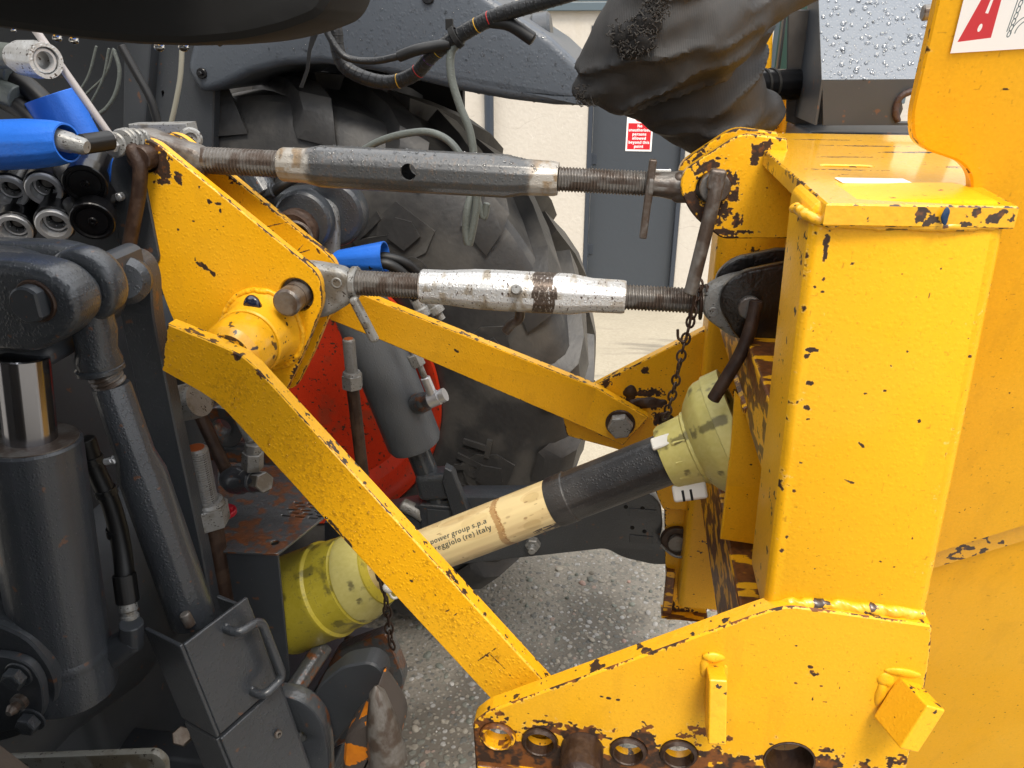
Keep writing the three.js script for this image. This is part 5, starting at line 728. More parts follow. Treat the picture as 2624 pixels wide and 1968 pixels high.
  part('shaft_bracket', plate([[0.2113, 1.2387], [0.2334, 1.21], [0.2766, 1.1905], [0.2994, 0.9248], [0.2189, 0.9315], [0.2166, 1.1356]], 0.118, 0.13), M.yellow, t);
  part('shelf', join(plate([[0.2221, 1.2218], [0.2669, 1.2524], [0.2687, 1.2388], [0.225, 1.2097]], 0.02, 0.16), boxAB([0.238, 1.1828, 0.12], shift([0.2849, 1.1632, 0.12], [0, 0, -0.1]), 0.004)), M.rustyYellow, t);
  // --- plate on the far side that carries the other arm
  const fp = fillet([[-0.0427, 0.9829], [0.2341, 1.1589], [0.2593, 1.1495], [0.3729, 0.9215], [0.4089, 0.634], [0.1558, 0.6257], [0.0867, 0.7855], [-0.1121, 0.8304], [-0.1234, 0.8872]], [0, 0.01, 0.01, 0, 0, 0, 0.02, 0.012, 0.01]);
  const fo = painted(fp, { seed: 81, edge: 0.004, edgeAmount: 0.5, density: 0.6, blobs: [[-0.0147, 0.9898, 0.0118, 0.0189, 0], [0.0075, 1.0143, 0.0165, 0.0082, 0.3491], [0.0235, 1.0407, 0.0187, 0.007, 0.3491], [0.0818, 1.0315, 0.0093, 0.0093, 0], [0.0862, 0.9676, 0.0449, 0.0118, 0.1745], [0.0294, 0.9377, 0.0239, 0.0119, -0.8727], [0.1002, 0.9358, 0.038, 0.0143, 0], [0.1265, 0.8978, 0.0191, 0.0191, 0], [0.0667, 0.907, 0.024, 0.0144, -0.6981], [-0.0198, 0.8468, 0.0171, 0.0097, 0], [0.248, 1.0785, 0.0091, 0.016, 0]] });
  const far = part('side_plate', plate(fp, -0.47, -0.44, { box: fo.box }), [fo.m, M.worn], t, 'yellow side plate with rust scraped patches');
  part('scraped_rust', join(lump([0.0937, 0.9446, -0.44], 0.03, [1.6, 0.5, 0.25], 23), lump([0.144, 0.899, -0.44], 0.02, [1.2, 0.9, 0.3], 24), lump([0.0454, 0.965, -0.44], 0.02, [0.9, 1.3, 0.25], 25)), M.rustSteel, far);
  const leg = [[0.1543, 0.6866], [0.3072, 0.6996], [0.3328, 0.413], [0.3032, 0.244], [0.1978, 0.2314]]; const lo = painted(leg, { seed: 83, edge: 0.004, edgeAmount: 0.5, density: 0.8, blobs: [[0.2024, 0.5257, 0.0439, 0.0361, 0], [0.2404, 0.3542, 0.0186, 0.0797, 0], [0.2083, 0.2668, 0.027, 0.0406, 0], [0.276, 0.3907, 0.0184, 0.079, 0], [0.2419, 0.2623, 0.054, 0.0216, 0]] });
  const legp = part('pin_plate', plate(leg, -0.49, -0.46, { box: lo.box }), [lo.m, M.worn], t);
  const pc = [0.2031, 0.518, -0.46]; part('pin_boss', pipe([pc[0], pc[1], -0.465], [pc[0], pc[1], -0.445], 0.045, 0.027), M.rustSteel, legp);
  part('foot', join(boxAB(shift([0.178, 0.3299, -0.42], [0, -0.06, -0.06]), [0.3103, 0.2708, -0.42], 0.006), boxAB(shift([0.182, 0.4201, -0.44], [0, 0, -0.02]), [0.2074, 0.2666, -0.44], 0.003)), M.rustyYellow, legp);
}
// ---- pins, chain
{
  const c = [0.1485, 1.5742, 0.055]; const t = thing('hitch_pin', 'dark pin with a long straight handle hanging from the chipped lug', 'pin', 'hitch pins');
  part('shank', solid([c[0], c[1], -0.1], [c[0], c[1], 0.075], 0.0248), M.steel, t); part('handle', bent([shift([0.1478, 1.5968, 0.085], [0, 0, 0]), [0.1475, 1.5669, 0.09], [0.1366, 1.4908, 0.09], [0.1238, 1.4009, 0.09]], 0.0115, 14, 0.02), M.steel, t);
  part('handle_end', rbox(0.027, 0.034, 0.02, 0.006, shift([0.1477, 1.5897, 0.086], [0, 0, 0]), [0, 0, -0.12]), M.steel, t);
  const d = [0.2284, 1.3703, 0.058]; const u = thing('hitch_pin', 'brown bent handle pin in the black greasy lug', 'pin', 'hitch pins');
  part('shank', solid([d[0], d[1], -0.09], [d[0], d[1], 0.07], 0.02), M.steel, u); part('handle', bent([[0.2362, 1.3856, 0.078], [0.2343, 1.3561, 0.085], [0.2211, 1.2995, 0.095], [0.1797, 1.2109, 0.105]], 0.0118, 14, 0.03), M.rustSteel, u);
}
{
  const t = thing('safety_chain', 'rusty small link chain hanging from the stay thread to the yellow cone', 'chain');
  const path = new THREE.CatmullRomCurve3([[0.1418, 1.4061, 0.03], [0.1409, 1.3778, 0.035], [0.1359, 1.3489, 0.04], [0.1302, 1.3134, 0.04], [0.1243, 1.2771, 0.04], [0.12, 1.2401, 0.04], [0.1155, 1.1953, 0.035], [0.1096, 1.154, 0.03], [0.1045, 1.124, 0.02]].map(V));
  const N = 17, len = path.getLength() / N; const link = sweep(Array.from({ length: 12 }, (_, i) => { const a = i / 12 * Math.PI * 2; return [Math.cos(a) * 0.0075, Math.sin(a) * len * 0.66, 0]; }), 0.0023, { closed: true, seg: 28, rad: 7 });
  for (let k = 0; k < N; k++) { const p = path.getPointAt((k + 0.5) / N), d = path.getTangentAt((k + 0.5) / N); const l = part('link', link, M.rustSteel, t); l.position.copy(p); l.quaternion.setFromUnitVectors(new THREE.Vector3(0, 1, 0), d).multiply(new THREE.Quaternion().setFromAxisAngle(new THREE.Vector3(0, 1, 0), (k % 2) * 1.35 + 0.35)); }
  const ho = [0.1244, 1.3193, 0.045]; part('hook', sweep([[0.1362, 1.3934, 0.045], [0.1338, 1.3591, 0.045], [0.1297, 1.3152, 0.045], [0.125, 1.2944, 0.045], [0.1147, 1.2993, 0.045], [0.1115, 1.3169, 0.045]], 0.0026, { rad: 8 }), M.rustSteel, t); void ho;
  part('wrap', sweep(Array.from({ length: 24 }, (_, i) => { const a = i / 23 * Math.PI * 2 * 1.1; const q = [0.1471, 1.3565, 0]; return [q[0] + i * 0.0006, q[1] + Math.cos(a) * 0.03, q[2] + Math.sin(a) * 0.03]; }), 0.0035, { seg: 60, rad: 7 }), M.rustSteel, t);
}
// ---- drive shaft
{
  const t = thing('drive_shaft', 'guarded drive shaft with cream and black tubes and yellow cones', 'drive shaft');
  const A = [-0.7151, 0.5711, 0], B = [0.2195, 1.0816, 0], at = (px) => along(A, B, trueFraction((px - 640) / (1560 - 640), 1.8573, 1.5308));
  const cw = 512, ch = 512, cv = document.createElement('canvas'); cv.width = cw; cv.height = ch; const x = cv.getContext('2d');
  x.fillStyle = '#d2bd8c'; x.fillRect(0, 0, cw, ch); const r = rngOf(8);
  for (let k = 0; k < 240; k++) { const h = r(); x.fillStyle = `rgba(${h < 0.5 ? '110,70,28' : '226,205,150'},${0.03 + r() * 0.10})`; x.beginPath(); x.ellipse(r() * cw, r() * ch, 6 + r() * 50, 4 + r() * 20, 0, 0, 7); x.fill(); }
  for (let k = 0; k < 60; k++) { x.fillStyle = `rgba(70,42,18,${0.1 + r() * 0.3})`; x.beginPath(); x.ellipse(r() * cw, r() * ch, 1 + r() * 5, 1 + r() * 3, 0, 0, 7); x.fill(); }
  for (const [bx, w] of [[368, 14], [380, 5], [120, 6]]) { x.fillStyle = bx === 120 ? 'rgba(120,72,30,0.35)' : 'rgba(112,62,22,0.42)'; for (let y = 0; y < ch; y += 3) x.fillRect(bx + Math.sin(y * 0.05) * 3 + r() * 3, y, w * (0.7 + r() * 0.5), 3); }
  x.fillStyle = 'rgba(48,40,38,0.85)'; for (let k = 0; k < 90; k++) x.fillRect(440 + r() * 72 , 380 + r() * 60 - 30, 4 + r() * 16, 2 + r() * 6);
  x.fillStyle = 'rgba(30,38,40,0.88)'; x.font = 'bold 24px sans-serif';
  // letters: tube circumference runs along v, length along u
  x.fillText('power group s.p.a', 206, 262, 150); x.fillText('reggiolo (re) italy', 212, 288, 150); x.font = 'bold 34px sans-serif'; x.fillText('ER', 164, 286);
  const ct = new THREE.CanvasTexture(cv); ct.colorSpace = THREE.SRGBColorSpace; ct.wrapS = ct.wrapT = THREE.RepeatWrapping;
  const tubeG = turned(at(800), at(1206), [[0, 0], [0, 0.0505], [0.002, 0.0515], [1, 0.0515], [1, 0]], 64); { const uv = tubeG.attributes.uv, len = V(at(800)).distanceTo(V(at(1206))), cir = Math.PI * 2 * 0.0515; for (let i = 0; i < uv.count; i++) uv.setXY(i, uv.getY(i) / len, 0.46 + 0.92 - uv.getX(i) / cir); }
  part('outer_tube', tubeG, phy({ map: ct, roughness: 0.38, clearcoat: 0.2 }), t, 'stained cream tube with printed lettering');
  part('inner_tube', turned(at(1196), at(1470), [[0, 0], [0, 0.0525], [0.02, 0.0545], [0.14, 0.0545], [0.15, 0.0525], [1, 0.0525], [1, 0]], 56), phy({ map: scaled(rubberTile, 0.3), color: 0xcfd0d4, roughness: 0.36, bumpMap: DRfine, bumpScale: 0.0005 }), t, 'black plastic tube');
  const coneTex = tex(512, 512, (u, v) => { const n = fbm(u * 8, v * 8, 201, 5, 8), f = fbm(u * 50, v * 50, 202, 3, 50); let c = mix3([0.44, 0.355, 0.024], [0.52, 0.43, 0.05], f); c = mix3(c, [0.10, 0.09, 0.03], smooth(0.60, 0.72, n) * 0.7 + (f > 0.72 ? 0.3 : 0)); return c; });
  const cm = phy({ map: scaled(coneTex, 0.35), roughness: 0.42, clearcoat: 0.15 }), paleTex = tex(256, 256, (u, v) => { const n = fbm(u * 8, v * 8, 211, 5, 8), f = fbm(u * 50, v * 50, 212, 3, 50); let c = mix3([0.55, 0.48, 0.13], [0.63, 0.56, 0.20], f); c = mix3(c, [0.12, 0.10, 0.04], smooth(0.62, 0.72, n) * 0.8); return c; });
  const pm = phy({ map: scaled(paleTex, 0.3), roughness: 0.42 });
  const big = part('guard_cone', turned(at(618), at(822), [[0, 0.108], [0.02, 0.116], [0.45, 0.112], [0.47, 0.1145], [0.50, 0.114], [0.52, 0.108], [0.74, 0.104], [0.75, 0.099], [0.99, 0.078], [1, 0.05], [0.9, 0.05], [0.7, 0.09], [0, 0.105]], 64), cm, t, 'yellow green cone guard');
  part('cone_band', turned(at(772), at(818), [[0, 0.102], [0.2, 0.1015], [1, 0.080]], 48), pm, big, 'pale scuffed collar');
  // far end: collar, faceted cone
  const col = part('guard_collar', turned(at(1440), at(1508), [[0, 0.054], [0, 0.064], [0.1, 0.068], [0.85, 0.072], [0.9, 0.076], [1, 0.076], [1, 0]], 40), pm, t);
  part('guard_cone', turned(at(1504), at(1605), [[0, 0.066], [0.04, 0.080], [0.12, 0.092], [0.36, 0.117], [0.44, 0.121], [0.62, 0.123], [0.63, 0.127], [0.68, 0.127], [1, 0.128], [1, 0.1]], 18), pm, t, 'pale yellow faceted cone guard');
  const up = (p, dx, dy, dz) => shift(at(p), [dx, dy, dz]);
  part('clip', rbox(0.042, 0.009, 0.026, 0.004, up(1448, -0.022, 0.052, 0.034), [0.6, 0, 0.42]), M.white, col);
  const cl = up(1492, 0.0, -0.062, 0.058); part('clip', rbox(0.066, 0.034, 0.012, 0.006, cl, [-0.5, 0, 0.25]), M.white, col, 'white moulded clip'); for (const k of [-0.012, 0.003]) part('clip_slot', rbox(0.005, 0.022, 0.003, 0.001, shift(cl, [k, k * 0.25 - 0.003, 0.0075]), [-0.5, 0, 0.25]), M.black, col);
  for (const k of [0, 1, 2, 3]) part('collar_rib', rbox(0.034, 0.006, 0.008, 0.002, shift(at(1474), [0.01 * k - 0.012, 0.05 - k * 0.032, 0.048 + (k === 1 || k === 2 ? 0.016 : 0)]), [0, 0, 0.42]), pm, col);
}
{
  const t = thing('guard_chain', 'rusty chain hanging below the yellow green cone guard', 'chain');
  const path = new THREE.CatmullRomCurve3([[-0.4643, 0.7813, 0.11], [-0.4595, 0.7412, 0.115], [-0.4555, 0.7034, 0.11], [-0.4562, 0.6449, 0.1], [-0.4589, 0.5841, 0.09], [-0.4586, 0.5351, 0.08]].map(V));
  const N = 9, len = path.getLength() / N; const link = sweep(Array.from({ length: 12 }, (_, i) => { const a = i / 12 * Math.PI * 2; return [Math.cos(a) * 0.0085, Math.sin(a) * len * 0.68, 0]; }), 0.0027, { closed: true, seg: 28, rad: 7 });
  for (let k = 0; k < N; k++) { const p = path.getPointAt((k + 0.5) / N), d = path.getTangentAt((k + 0.5) / N); const l = part('link', link, M.rustSteel, t); l.position.copy(p); l.quaternion.setFromUnitVectors(new THREE.Vector3(0, 1, 0), d).multiply(new THREE.Quaternion().setFromAxisAngle(new THREE.Vector3(0, 1, 0), (k % 2) * 1.4 + 0.3)); }
  part('anchor', join(lump([-0.4444, 0.7347, 0.12], 0.012, [1, 0.8, 0.8], 19), sweep([[-0.443, 0.734, 0.125], [-0.4321, 0.7158, 0.125], [-0.4213, 0.7179, 0.12], [-0.4176, 0.7249, 0.11]], 0.003, { rad: 7 })), M.white, t);
}

// ================================================================ lower links and other low parts
{
  const t = thing('lower_link', 'dark grey lower link with an open hook end beyond the drive shaft', 'lower link', 'lower links');
  const pts = fillet([[-0.8317, 0.4676], [-0.4046, 0.5945], [0.0147, 0.6313], [0.0667, 0.6553], [0.1207, 0.657], [0.1522, 0.621], [0.1631, 0.5459], [0.1558, 0.5064], [0.1778, 0.4882], [0.2303, 0.4745], [0.2832, 0.483], [0.2462, 0.4412], [0.1575, 0.4158], [0.0579, 0.4329], [0.0103, 0.4602], [-0.3966, 0.3642], [-0.851, 0.2781]], [0, 0, 0.02, 0.02, 0.03, 0.03, 0.02, 0.02, 0.02, 0.02, 0.004, 0.03, 0.03, 0.03, 0.02, 0, 0]);
  part('arm', plate(pts, -0.54, -0.47, { bevel: 0.004, seg: 2 }), M.grey, t);
  const b = [-0.2005, 0.4601, -0.47]; part('bolt', join(hex(shift(b, [0, 0, -0.002]), shift(b, [0, 0, 0.02]), 0.022), solid(shift(b, [0, 0, 0.02]), shift(b, [0, 0, 0.045]), 0.011)), M.cast, t);
  for (const p of [[0.057, 0.6049, -0.47], [0.1028, 0.6045, -0.47], [0.079, 0.5379, -0.47], [0.1131, 0.5288, -0.47]]) part('rivet', solid(shift(p, [0, 0, -0.002]), shift(p, [0, 0, 0.002]), 0.006), M.black, t);
  for (const [p, w] of [[[0.1039, 0.5894, -0.47], 0.075], [[0.1059, 0.5015, -0.47], 0.065]]) part('cast_mark', rbox(w, 0.026, 0.004, 0.001, shift(p, [0, 0, 0.0005])), M.grey, t);
  const c = [0.2031, 0.518, -0.46]; part('ball_pin', solid([c[0], c[1], -0.54], [c[0], c[1], -0.435], 0.026), M.steel, t); part('linch_ring', sweep(Array.from({ length: 14 }, (_, i) => { const a = i / 13 * Math.PI; return [c[0] - 0.045 + 0.09 * i / 13, c[1] - 0.005 - 0.028 * Math.sin(a), -0.425 - 0.01 * Math.cos(a)]; }), 0.0035, { rad: 7 }), M.cast, t);
  part('stay_bar', sweep([[-0.5871, 0.5484, -0.48], [-0.5465, 0.5281, -0.48], [-0.4657, 0.4629, -0.48], [-0.4112, 0.4189, -0.48]], 0.02), M.cast, t);
}
{
  const t = thing('lower_link', 'dark lower link hook with flaking orange paint beneath the guard', 'lower link', 'lower links');
  part('hook_plate', plate(fillet([[-0.6707, 0.5762], [-0.6194, 0.5935], [-0.5727, 0.5779], [-0.5435, 0.532], [-0.5385, 0.455], [-0.5541, 0.2581], [-0.7413, 0.2236]], [0, 0.03, 0.04, 0.04, 0.03, 0, 0]), 0.26, 0.30, { holes: [[[-0.5984, 0.4823, 0.3][0], [-0.5984, 0.4823, 0.3][1], 0.017]], bevel: 0.004, seg: 2 }), [M.greySmooth, M.rustGrey], t);
  part('plate', plate(fillet([[-0.5771, 0.5469], [-0.5209, 0.6055], [-0.4597, 0.6261], [-0.4337, 0.6048], [-0.4341, 0.5412], [-0.4521, 0.4863], [-0.5144, 0.4502], [-0.5894, 0.3267], [-0.6662, 0.2253], [-0.6742, 0.3417]], 0.02), 0.17, 0.22, { bevel: 0.004 }), M.dark, t);
  const orangeTex = tex(256, 256, (u, v) => { const n = fbm(u * 4, v * 4, 301, 5, 4); return n > 0.35 ? [0.06, 0.05, 0.045] : mix3([0.62, 0.20, 0.008], [0.5, 0.15, 0.01], fbm(u * 20, v * 20, 3, 2)); });
  part('hook', plate(fillet([[-0.5039, 0.4867], [-0.4708, 0.5304], [-0.4406, 0.5476], [-0.4292, 0.6231], [-0.4158, 0.6008], [-0.3885, 0.543], [-0.3841, 0.5056], [-0.3982, 0.4645], [-0.4306, 0.4195], [-0.4614, 0.2751], [-0.5349, 0.2616]], 0.02), 0.21, 0.30, { bevel: 0.018, seg: 3 }), std({ map: scaled(orangeTex, 0.2), roughness: 0.5 }), t, 'dark hook claw with flaking orange paint');
  part('spike', turned([-0.4256, 0.6376, 0.29], [-0.4109, 0.4493, 0.3], [[0, 0.002], [0.1, 0.016], [0.5, 0.032], [1, 0.04], [1, 0]], 24), M.steel, t);
  part('check_rod', solid([-0.6357, 0.492, 0.05], [-0.6806, 0.445, 0.2], 0.022), M.rustGrey, t); part('check_rod', solid([-0.6283, 0.3797, -0.1], [-0.6383, 0.3236, 0.12], 0.018), M.rustSteel, t);
  part('rusty_tray', plate(fillet([[-0.6391, 0.4096], [-0.5052, 0.4846], [-0.4679, 0.3435], [-0.4995, 0.2153], [-0.6992, 0.0521], [-0.7956, 0.1042]], 0.02), -0.06, -0.02, { bevel: 0.004 }), M.rustGrey, t);
  part('link_body', boxAB([-1.6, 0.13, 0.12], [-0.78, 0.24, 0.2], 0.01), M.dark, t);
}
{
  const t = thing('ram_bracket', 'curved dark bracket with two hex bolts and a grease nipple', 'bracket');
  const z = 0.54; part('strap', plate(fillet([[-1.1037, 0.9686], [-0.9483, 0.9384], [-0.9054, 0.9172], [-0.8791, 0.8625], [-0.8798, 0.8023], [-0.9216, 0.7334], [-0.9764, 0.6925], [-1.245, 0.5688]], 0.03), 0.47, 0.54, { bevel: 0.004 }), M.greySmooth, t);
  part('cover', plate(fillet([[-1.0375, 0.8902], [-0.9299, 0.8896], [-0.9001, 0.879], [-0.8898, 0.8411], [-0.9023, 0.7785], [-0.9243, 0.7438], [-1.1081, 0.6719]], 0.03), 0.54, 0.556, { bevel: 0.002 }), M.dark, t);
  for (const p of [[-0.9245, 0.857, 0.556], [-0.9269, 0.7583, 0.556]]) { part('washer', solid(p, shift(p, [0, 0, 0.004]), 0.0235), M.greySmooth, t); part('hex_bolt', join(hex(shift(p, [0, 0, 0.004]), shift(p, [0, 0, 0.022]), 0.0185), solid(shift(p, [0, 0, 0.021]), shift(p, [0, 0, 0.0225]), 0.013)), M.grey, t); }
  const q = [-0.9378, 0.798, 0.556]; part('grease_nipple', turned(q, shift(q, [0, 0, 0.03]), [[0, 0.014], [0.3, 0.014], [0.35, 0.008], [0.7, 0.01], [1, 0.005], [1, 0]], 16), M.steel, t); void z;
}
{
  const t = thing('step_plate', 'scuffed pale metal plate edge below the ram', 'plate');
  const a = [-1.247, 0.6567, 0.6]; part('plate', plate(fillet([[-1.219, 0.6771], [-0.9434, 0.7353], [-0.6636, 0.7931], [-0.6498, 0.7735], [-0.6661, 0.6564], [-1.2695, 0.5453]], [0, 0, 0.015, 0.01, 0, 0]), 0.605, 0.62, { bevel: 0.006, seg: 2 }), std({ map: scaled(zincTile, 0.2), color: 0x77766f, roughness: 0.45 }), t); void a;
  part('bolt_head', hex([-0.8368, 0.4784, 0.33], [-0.8238, 0.5053, 0.35], 0.02), M.steel, t);
}
// ================================================================ cables over the wheel
{
  const t = thing('wiring_harness', 'thick spiral wrapped black wiring harness looping over the mudguard', 'cable');
  const main = [[-0.6656, 1.858, -0.25], [-0.6188, 1.8453, -0.25], [-0.5908, 1.8176, -0.25], [-0.5884, 1.7819, -0.25], [-0.578, 1.7474, -0.25], [-0.5427, 1.7257, -0.25], [-0.4851, 1.7146, -0.25], [-0.4284, 1.7311, -0.24], [-0.3841, 1.7676, -0.22], [-0.3329, 1.7975, -0.2], [-0.262, 1.8305, -0.18], [-0.182, 1.8527, -0.16], [-0.0897, 1.8751, -0.14]];
  part('wrap', sweep(main, 0.0142, { seg: 160, rad: 14 }), M.hose, t);
  const cv = new THREE.CatmullRomCurve3(main.map(V), false, 'centripetal'); const L0 = cv.getLength();
  const bands = [], cols = [0xb58a10, 0xa01414, 0x5a1c86, 0xc0a018]; for (let k = 2; k < 46; k++) { const u = k / 48, p = cv.getPointAt(u), d = cv.getTangentAt(u); const g = pipe(p.clone().addScaledVector(d, -0.0013).toArray(), p.clone().addScaledVector(d, 0.0013).toArray(), 0.01485, 0.0135, 14); bands.push(g); }
  const bd = part('spiral_edge', join(bands), M.blackHose, t); bd.userData.kind = 'stuff'; void L0;
  [0.40, 0.47, 0.52, 0.56, 0.70, 0.74].forEach((u, i) => { const p = cv.getPointAt(u), d = cv.getTangentAt(u); part('core_wire', pipe(p.clone().addScaledVector(d, -0.0009).toArray(), p.clone().addScaledVector(d, 0.0009).toArray(), 0.01475, 0.0135, 16), std({ color: cols[i % 4], roughness: 0.5 }), t); });
  part('branch', sweep([[-0.6525, 1.865, -0.22], [-0.6089, 1.8322, -0.22], [-0.5889, 1.7949, -0.22], [-0.5632, 1.7637, -0.22], [-0.5115, 1.7554, -0.22], [-0.4515, 1.7643, -0.21], [-0.3926, 1.7795, -0.2], [-0.3513, 1.7869, -0.2], [-0.3173, 1.8031, -0.19]], 0.0068), M.hose, t);
  part('tape', join(sweep([[-0.4482, 1.7644, -0.205], [-0.4111, 1.7762, -0.2], [-0.3742, 1.7828, -0.2], [-0.3446, 1.7861, -0.198]], 0.0105), sweep([[-0.2621, 1.8266, -0.18], [-0.2273, 1.8211, -0.18], [-0.1837, 1.7959, -0.18]], 0.0125)), M.blackHose, t);
  { const p = [-0.3329, 1.7991, -0.2], d = new THREE.Vector3(0.8, 0.5, 0.02).normalize(); part('cable_tie', join(pipe(V(p).addScaledVector(d, -0.006).toArray(), V(p).addScaledVector(d, 0.006).toArray(), 0.0215, 0.0175, 20), rbox(0.014, 0.02, 0.012, 0.002, shift(p, [-0.012, 0.022, 0.0]))), M.black, t); }
  part('torn_tape', plate([[-0.6309, 1.8226], [-0.6187, 1.8108], [-0.6401, 1.7734], [-0.6479, 1.7387], [-0.6657, 1.7032], [-0.6735, 1.7049], [-0.6558, 1.7386], [-0.6479, 1.7734]], -0.2415, -0.24, { bevel: 0 }), M.blackHose, t);
}
{
  single('hanging_cable', sweep([[-0.3213, 1.795, -0.2], [-0.3418, 1.7747, -0.2], [-0.3449, 1.7332, -0.2], [-0.3299, 1.6781, -0.2], [-0.3106, 1.6304, -0.2], [-0.3023, 1.5769, -0.2], [-0.2982, 1.4937, -0.2], [-0.3093, 1.426, -0.2], [-0.3178, 1.3981, -0.2], [-0.3231, 1.4256, -0.2], [-0.318, 1.4741, -0.2], [-0.3051, 1.5277, -0.22]], 0.0082, { seg: 140 }), M.greyHose, 'grey cable hanging from the cable tie behind the top link', 'cable');
  single('looped_cable', sweep([[-0.5937, 1.5578, -0.3], [-0.5221, 1.5954, -0.28], [-0.4573, 1.6136, -0.27], [-0.4049, 1.6173, -0.26], [-0.3638, 1.6015, -0.25], [-0.3334, 1.5662, -0.24], [-0.3056, 1.486, -0.24], [-0.2913, 1.4473, -0.24], [-0.2839, 1.4769, -0.24]], 0.0078, { seg: 120 }), M.greyHose, 'grey cable arching above the top link barrel', 'cable');
}
// ================================================================ torn fabric sleeve
{
  const t = thing('fabric_sleeve', 'torn black woven hose sleeve folded over above the headstock', 'sleeve');
  // the field is laid out in metres round the sleeve; capsules give the folded lobes
  const caps = [
    [[0.3346, 1.896, -0.1], [0.2043, 1.8586, -0.08], 0.036, 0.05], [[0.2043, 1.8586, -0.08], [0.1166, 1.8203, -0.06], 0.05, 0.085], [[0.1166, 1.8203, -0.06], [0.0272, 1.7921, -0.05], 0.085, 0.09], [[0.0388, 1.8411, -0.05], [-0.0175, 1.7632, -0.05], 0.08, 0.065], [[0.0277, 1.7849, -0.05], [-0.024, 1.7374, -0.05], 0.085, 0.05],
    [[-0.024, 1.7374, -0.05], [-0.0666, 1.7147, -0.05], 0.05, 0.026],
  ], caps2 = [[[-0.0662, 1.7015, -0.14], [0.0345, 1.7137, -0.15], 0.018, 0.05], [[0.0345, 1.7137, -0.15], [0.1425, 1.7145, -0.15], 0.05, 0.082], [[0.1207, 1.6825, -0.15], [0.1714, 1.675, -0.15], 0.07, 0.06], [[0.1618, 1.7839, -0.17], [0.1826, 1.7058, -0.17], 0.06, 0.07], [[0.2015, 1.6795, -0.2], [0.2403, 1.6617, -0.22], 0.055, 0.05], [[0.1342, 1.8143, -0.17], [0.1827, 1.8142, -0.17], 0.07, 0.06], [[0.103, 1.6943, -0.15], [0.1399, 1.6568, -0.15], 0.065, 0.06]];
  const build = (list, res, seed, k, wr) => {
    const bb = new THREE.Box3(); for (const [a, b, r, s] of list) { for (const [q, w] of [[a, r], [b, s]]) { bb.expandByPoint(V(q).addScalar(w + 0.03)); bb.expandByPoint(V(q).addScalar(-w - 0.03)); } }
    const c = bb.getCenter(new THREE.Vector3()), h = Math.max(...bb.getSize(new THREE.Vector3()).toArray()) / 2;
    const mc = new MarchingCubes(res, M.fabric, false, false, 400000); mc.isolation = 0; const half = res / 2; let i = 0;
    for (let z = 0; z < res; z++) for (let y = 0; y < res; y++) for (let x = 0; x < res; x++, i++) {
      const px = c.x + (x - half) / half * h, py = c.y + (y - half) / half * h, pz = c.z + (z - half) / half * h; let d = 9;
      for (const [a, b, r, s] of list) { const abx = b[0] - a[0], aby = b[1] - a[1], abz = b[2] - a[2]; let u = ((px - a[0]) * abx + (py - a[1]) * aby + (pz - a[2]) * abz) / (abx * abx + aby * aby + abz * abz); u = u < 0 ? 0 : u > 1 ? 1 : u; const q = Math.hypot(px - a[0] - u * abx, py - a[1] - u * aby, (pz - a[2] - u * abz) * 1.15) - (r + (s - r) * u); const hh = Math.max(k - Math.abs(d - q), 0) / k; d = Math.min(d, q) - hh * hh * k * 0.25; }
      // folds: long wrinkles running with the cloth
      const rg = 1 - Math.abs(2 * fbm(px * 5 + py * 4, py * 15 - px * 7 + pz * 7, seed, 2) - 1), w1 = 0.5 - rg * rg * rg, w2 = fbm(px * 40, py * 40 + pz * 40, seed + 5, 2) - 0.5;
      d += w1 * wr + w2 * wr * 0.18; mc.field[i] = -d;
    }
    mc.update(); const n = mc.count; const g = new THREE.BufferGeometry(); const pos = new Float32Array(n * 3); for (let q = 0; q < n; q++) { pos[q * 3] = mc.positionArray[q * 3] * h + c.x; pos[q * 3 + 1] = mc.positionArray[q * 3 + 1] * h + c.y; pos[q * 3 + 2] = mc.positionArray[q * 3 + 2] * h + c.z; }
    g.setAttribute('position', new THREE.BufferAttribute(pos, 3)); const m = mergeVertices(g, 1e-5); m.computeVertexNormals(); const nn = ni(m); return boxUV(nn);
  };
  part('upper_fold', build(caps, 80, 11, 0.03, 0.019), M.fabric, t); part('lower_fold', build(caps2, 80, 31, 0.03, 0.016), M.fabric, t);
  const tufts = []; const r = rngOf(4); const cs = [[-0.0097, 1.8006, 0.04], [0.0084, 1.8111, 0.045], [0.0221, 1.819, 0.045], [-0.0016, 1.7858, 0.04], [0.018, 1.7959, 0.045], [0.0292, 1.8385, 0.045], [-0.0188, 1.8059, 0.035], [-0.0728, 1.709, -0.02], [0.0392, 1.8461, 0.045]];
  for (const c of cs) for (let k = 0; k < 70; k++) { const a = shift(c, [(r() - 0.5) * 0.034, (r() - 0.5) * 0.034, (r() - 0.5) * 0.012]); const pts = [a]; for (let s = 0; s < 3; s++) pts.push(shift(pts[s], [(r() - 0.5) * 0.008, (r() - 0.55) * 0.008, (r() - 0.35) * 0.006])); tufts.push(sweep(pts, 0.0005 + r() * 0.0006, { seg: 6, rad: 5 })); }
  const tf = part('frayed_fibres', join(tufts), std({ color: 0x35322f, roughness: 0.95 }), t); tf.userData.kind = 'stuff';
  part('tear', join(cs.slice(0, 5).map((c, i) => lump(shift(c, [0, 0, -0.006]), 0.02, [1.2, 0.9, 0.6], 60 + i))), std({ color: 0x141313, roughness: 0.95 }), t);
}
